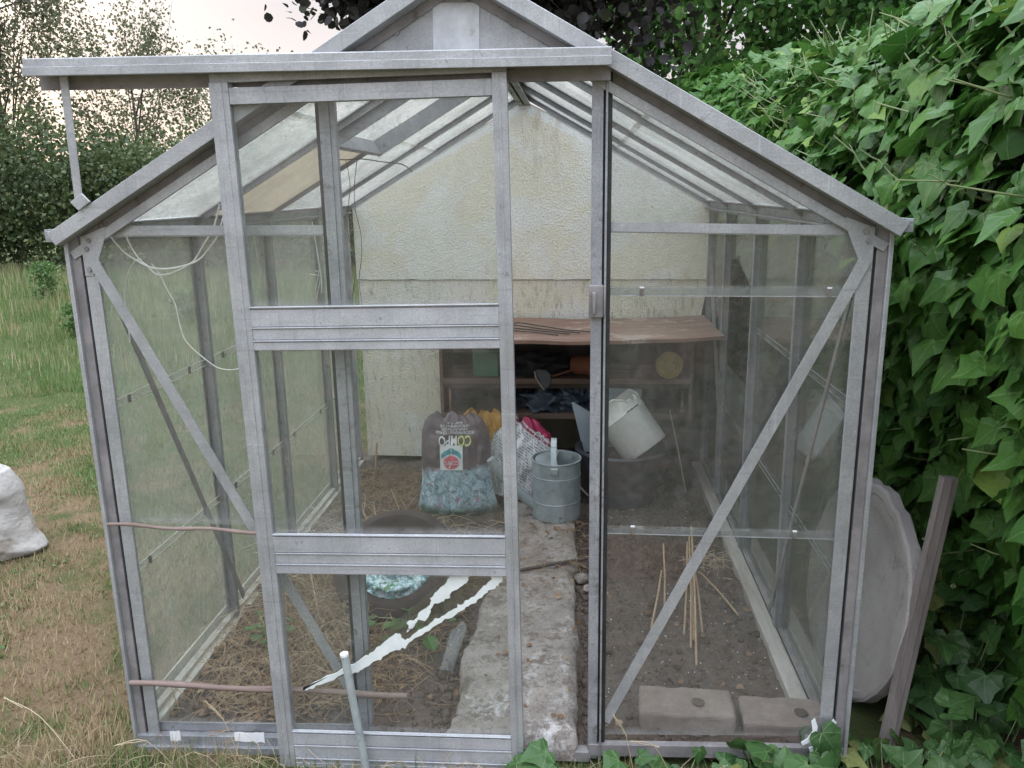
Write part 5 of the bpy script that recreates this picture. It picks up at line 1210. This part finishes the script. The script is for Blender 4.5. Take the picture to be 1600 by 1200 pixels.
def litter(n, x, y, zf, lb_, mat):
    P = np.column_stack([x, y, zf(x, y)]); D = rng.normal(size=(n, 3)); D[:, 2] *= .25; U = rng.normal(size=(n, 3))*.45; U[:, 2] += 1
    tv = RV.copy(); tv[:, 2] *= 2.5; V, F = scatter(tv, RF, P, frames(D, U), rng.uniform(.008, .026, n)); tag(from_arrays('leaf_litter', V, F, mat, smooth=True), lb_, 'leaf litter', kind='stuff')
M['litter'] = leaf_mat('dead_leaves', (.13, .075, .045), (.25, .16, .10), (.34, .25, .17), .85, .8, .1)
n = 1500; x = np.clip(rng.normal(-.62, .15, n), -.9, -.12); y = np.clip(rng.normal(.34, .17, n), .03, 1.2); litter(n, x, y, lambda x, y: soilp(x, y, .006)[:, 2], 'dead brown leaves strewn on the soil by the left front pane', M['litter'])
n = 420; x = rng.uniform(-.9, .95, n); y = rng.uniform(.05, 2.2, n); litter(n, x, y, lambda x, y: soilp(x, y, .006)[:, 2] + .045*((x > -.1) & (x < .27) & (y < 1.6)), 'scattered dead leaves over the greenhouse floor', M['litter'])
n = 260; x = rng.uniform(.3, 1.5, n); y = rng.uniform(-.25, -.03, n); litter(n, x, y, lambda x, y: np.full(len(x), GZ+.015), 'dead leaves caught among the ivy runners at the front', M['litter'])
# big twig across the path and the leafy litter
tag(MB().tube([(.05, .93, .05), (.18, .98, .055), (.30, 1.04, .05), (.42, 1.09, .03)], [.006, .007, .006, .004], 8).build('stick', M['bark']), 'crooked brown stick lying across the concrete path', 'stick')
for i, (x, y, s_, lb_) in enumerate(((.285, .93, .026, 'pale stone lying at the right edge of the path'), (.31, .85, .018, 'smaller pale stone beside the path edge'))):
    tag(crumple('stone', (x, y, .02), (s_, s_, s_*.8), M['path'], 30+i, .3, 12, 2, .6), lb_, 'stone')
tag(MB().prism([(-.16, .34, .0), (-.12, .33, .0), (-.085, .42, .10), (-.10, .44, .11), (-.135, .42, .085)], (.002, .003, 0)).build('glass_shard', M['glass_edge']), 'pale glass shard stuck upright in the soil left of the path', 'glass shard')
# bundle of plant canes in the right bed
CN = [((.662, .84, .22), (.628, .60, -.01)), ((.668, .84, .24), (.640, .52, -.01)), ((.670, .84, .20), (.652, .55, .0)), ((.676, .83, .2), (.690, .60, -.01)), ((.674, .84, .28), (.644, .42, -.01)), ((.59, .95, .16), (.575, .72, .0)), ((.575, .85, .10), (.52, .62, .0)), ((.72, .88, .08), (.83, .72, .0))]
CLB = ['shortest left cane of the bundle of dry canes', 'long second cane of the bundle of dry canes', 'middle cane of the bundle of dry canes', 'right cane of the bundle of dry canes', 'longest cane of the bundle, reaching furthest to the front', 'separate cane leaning left of the bundle', 'thin cane lying half behind the right front brace', 'single cane lying alone to the right of the bundle']
for (a_, c_), lb_ in zip(CN, CLB):
    tag(MB().tube([a_, tuple((Vector(a_)+Vector(c_))*.5+Vector((.003, 0, .004))), c_], [.0032, .0036, .004], 7).build('plant_cane', M['cane']), lb_, 'cane', 'dry canes on the right bed')
m_ = MB()
for k in range(60):
    a = random.uniform(0, 6.28); c_ = Vector((.75, .9, .12)); p = c_+Vector((random.gauss(0, .045), random.gauss(0, .03), random.gauss(0, .018)))
    m_.tube([p, p+Vector((math.cos(a)*.02, math.sin(a)*.02, .01)), p+Vector((math.cos(a+1)*.05, math.sin(a+1)*.03, random.uniform(-.02, .01)))], .0011, 4)
tag(m_.build('dead_stems', M['strawp']), 'tangled tuft of pale dead stems beside the canes on the right bed', 'dead plant')
# grass seed heads in front
for i, (p0, p1, lb_) in enumerate((((-1.05, -.12, -.04), (-1.32, -.02, .10), 'arching dry grass seed head at the lower left in front of the lawn'), ((-.80, -.10, -.04), (-.93, -.14, .06), 'bent dry grass seed head at the left front corner'), ((-.62, -.09, -.04), (-.70, -.1, .17), 'upright thin seed head in front of the lower bamboo cane'), ((.42, -.09, -.04), (.36, -.10, .17), 'bent dry stalk just right of the doorway'), ((.52, -.08, -.04), (.41, -.09, .09), 'low dry stalk in front of the block nearer the doorway'))):
    p0, p1 = Vector(p0), Vector(p1); mid = (p0+p1)*.5+Vector((0, 0, .05)); b = MB(); b.tube(smooth_pts([tuple(p0), tuple(mid), tuple(p1)]), .001, 4)
    e_ = empty('grass_stalk', p0, lb_, 'grass stalk'); q = b.build('stalk', M['strawp'], e_); q.location = -p0
    hd = MB(); d_ = (p1-mid).normalized()
    for k in range(16):
        t = k/15; c_ = p1-d_*.07*t; s_ = Vector((random.gauss(0, 1), random.gauss(0, 1), random.gauss(0, 1))).normalized(); hd.tube([c_, c_+d_*.008+s_*.004], [.0016, .0004], 4)
    q = hd.build('seed_head', M['strawp'], e_); q.location = -p0
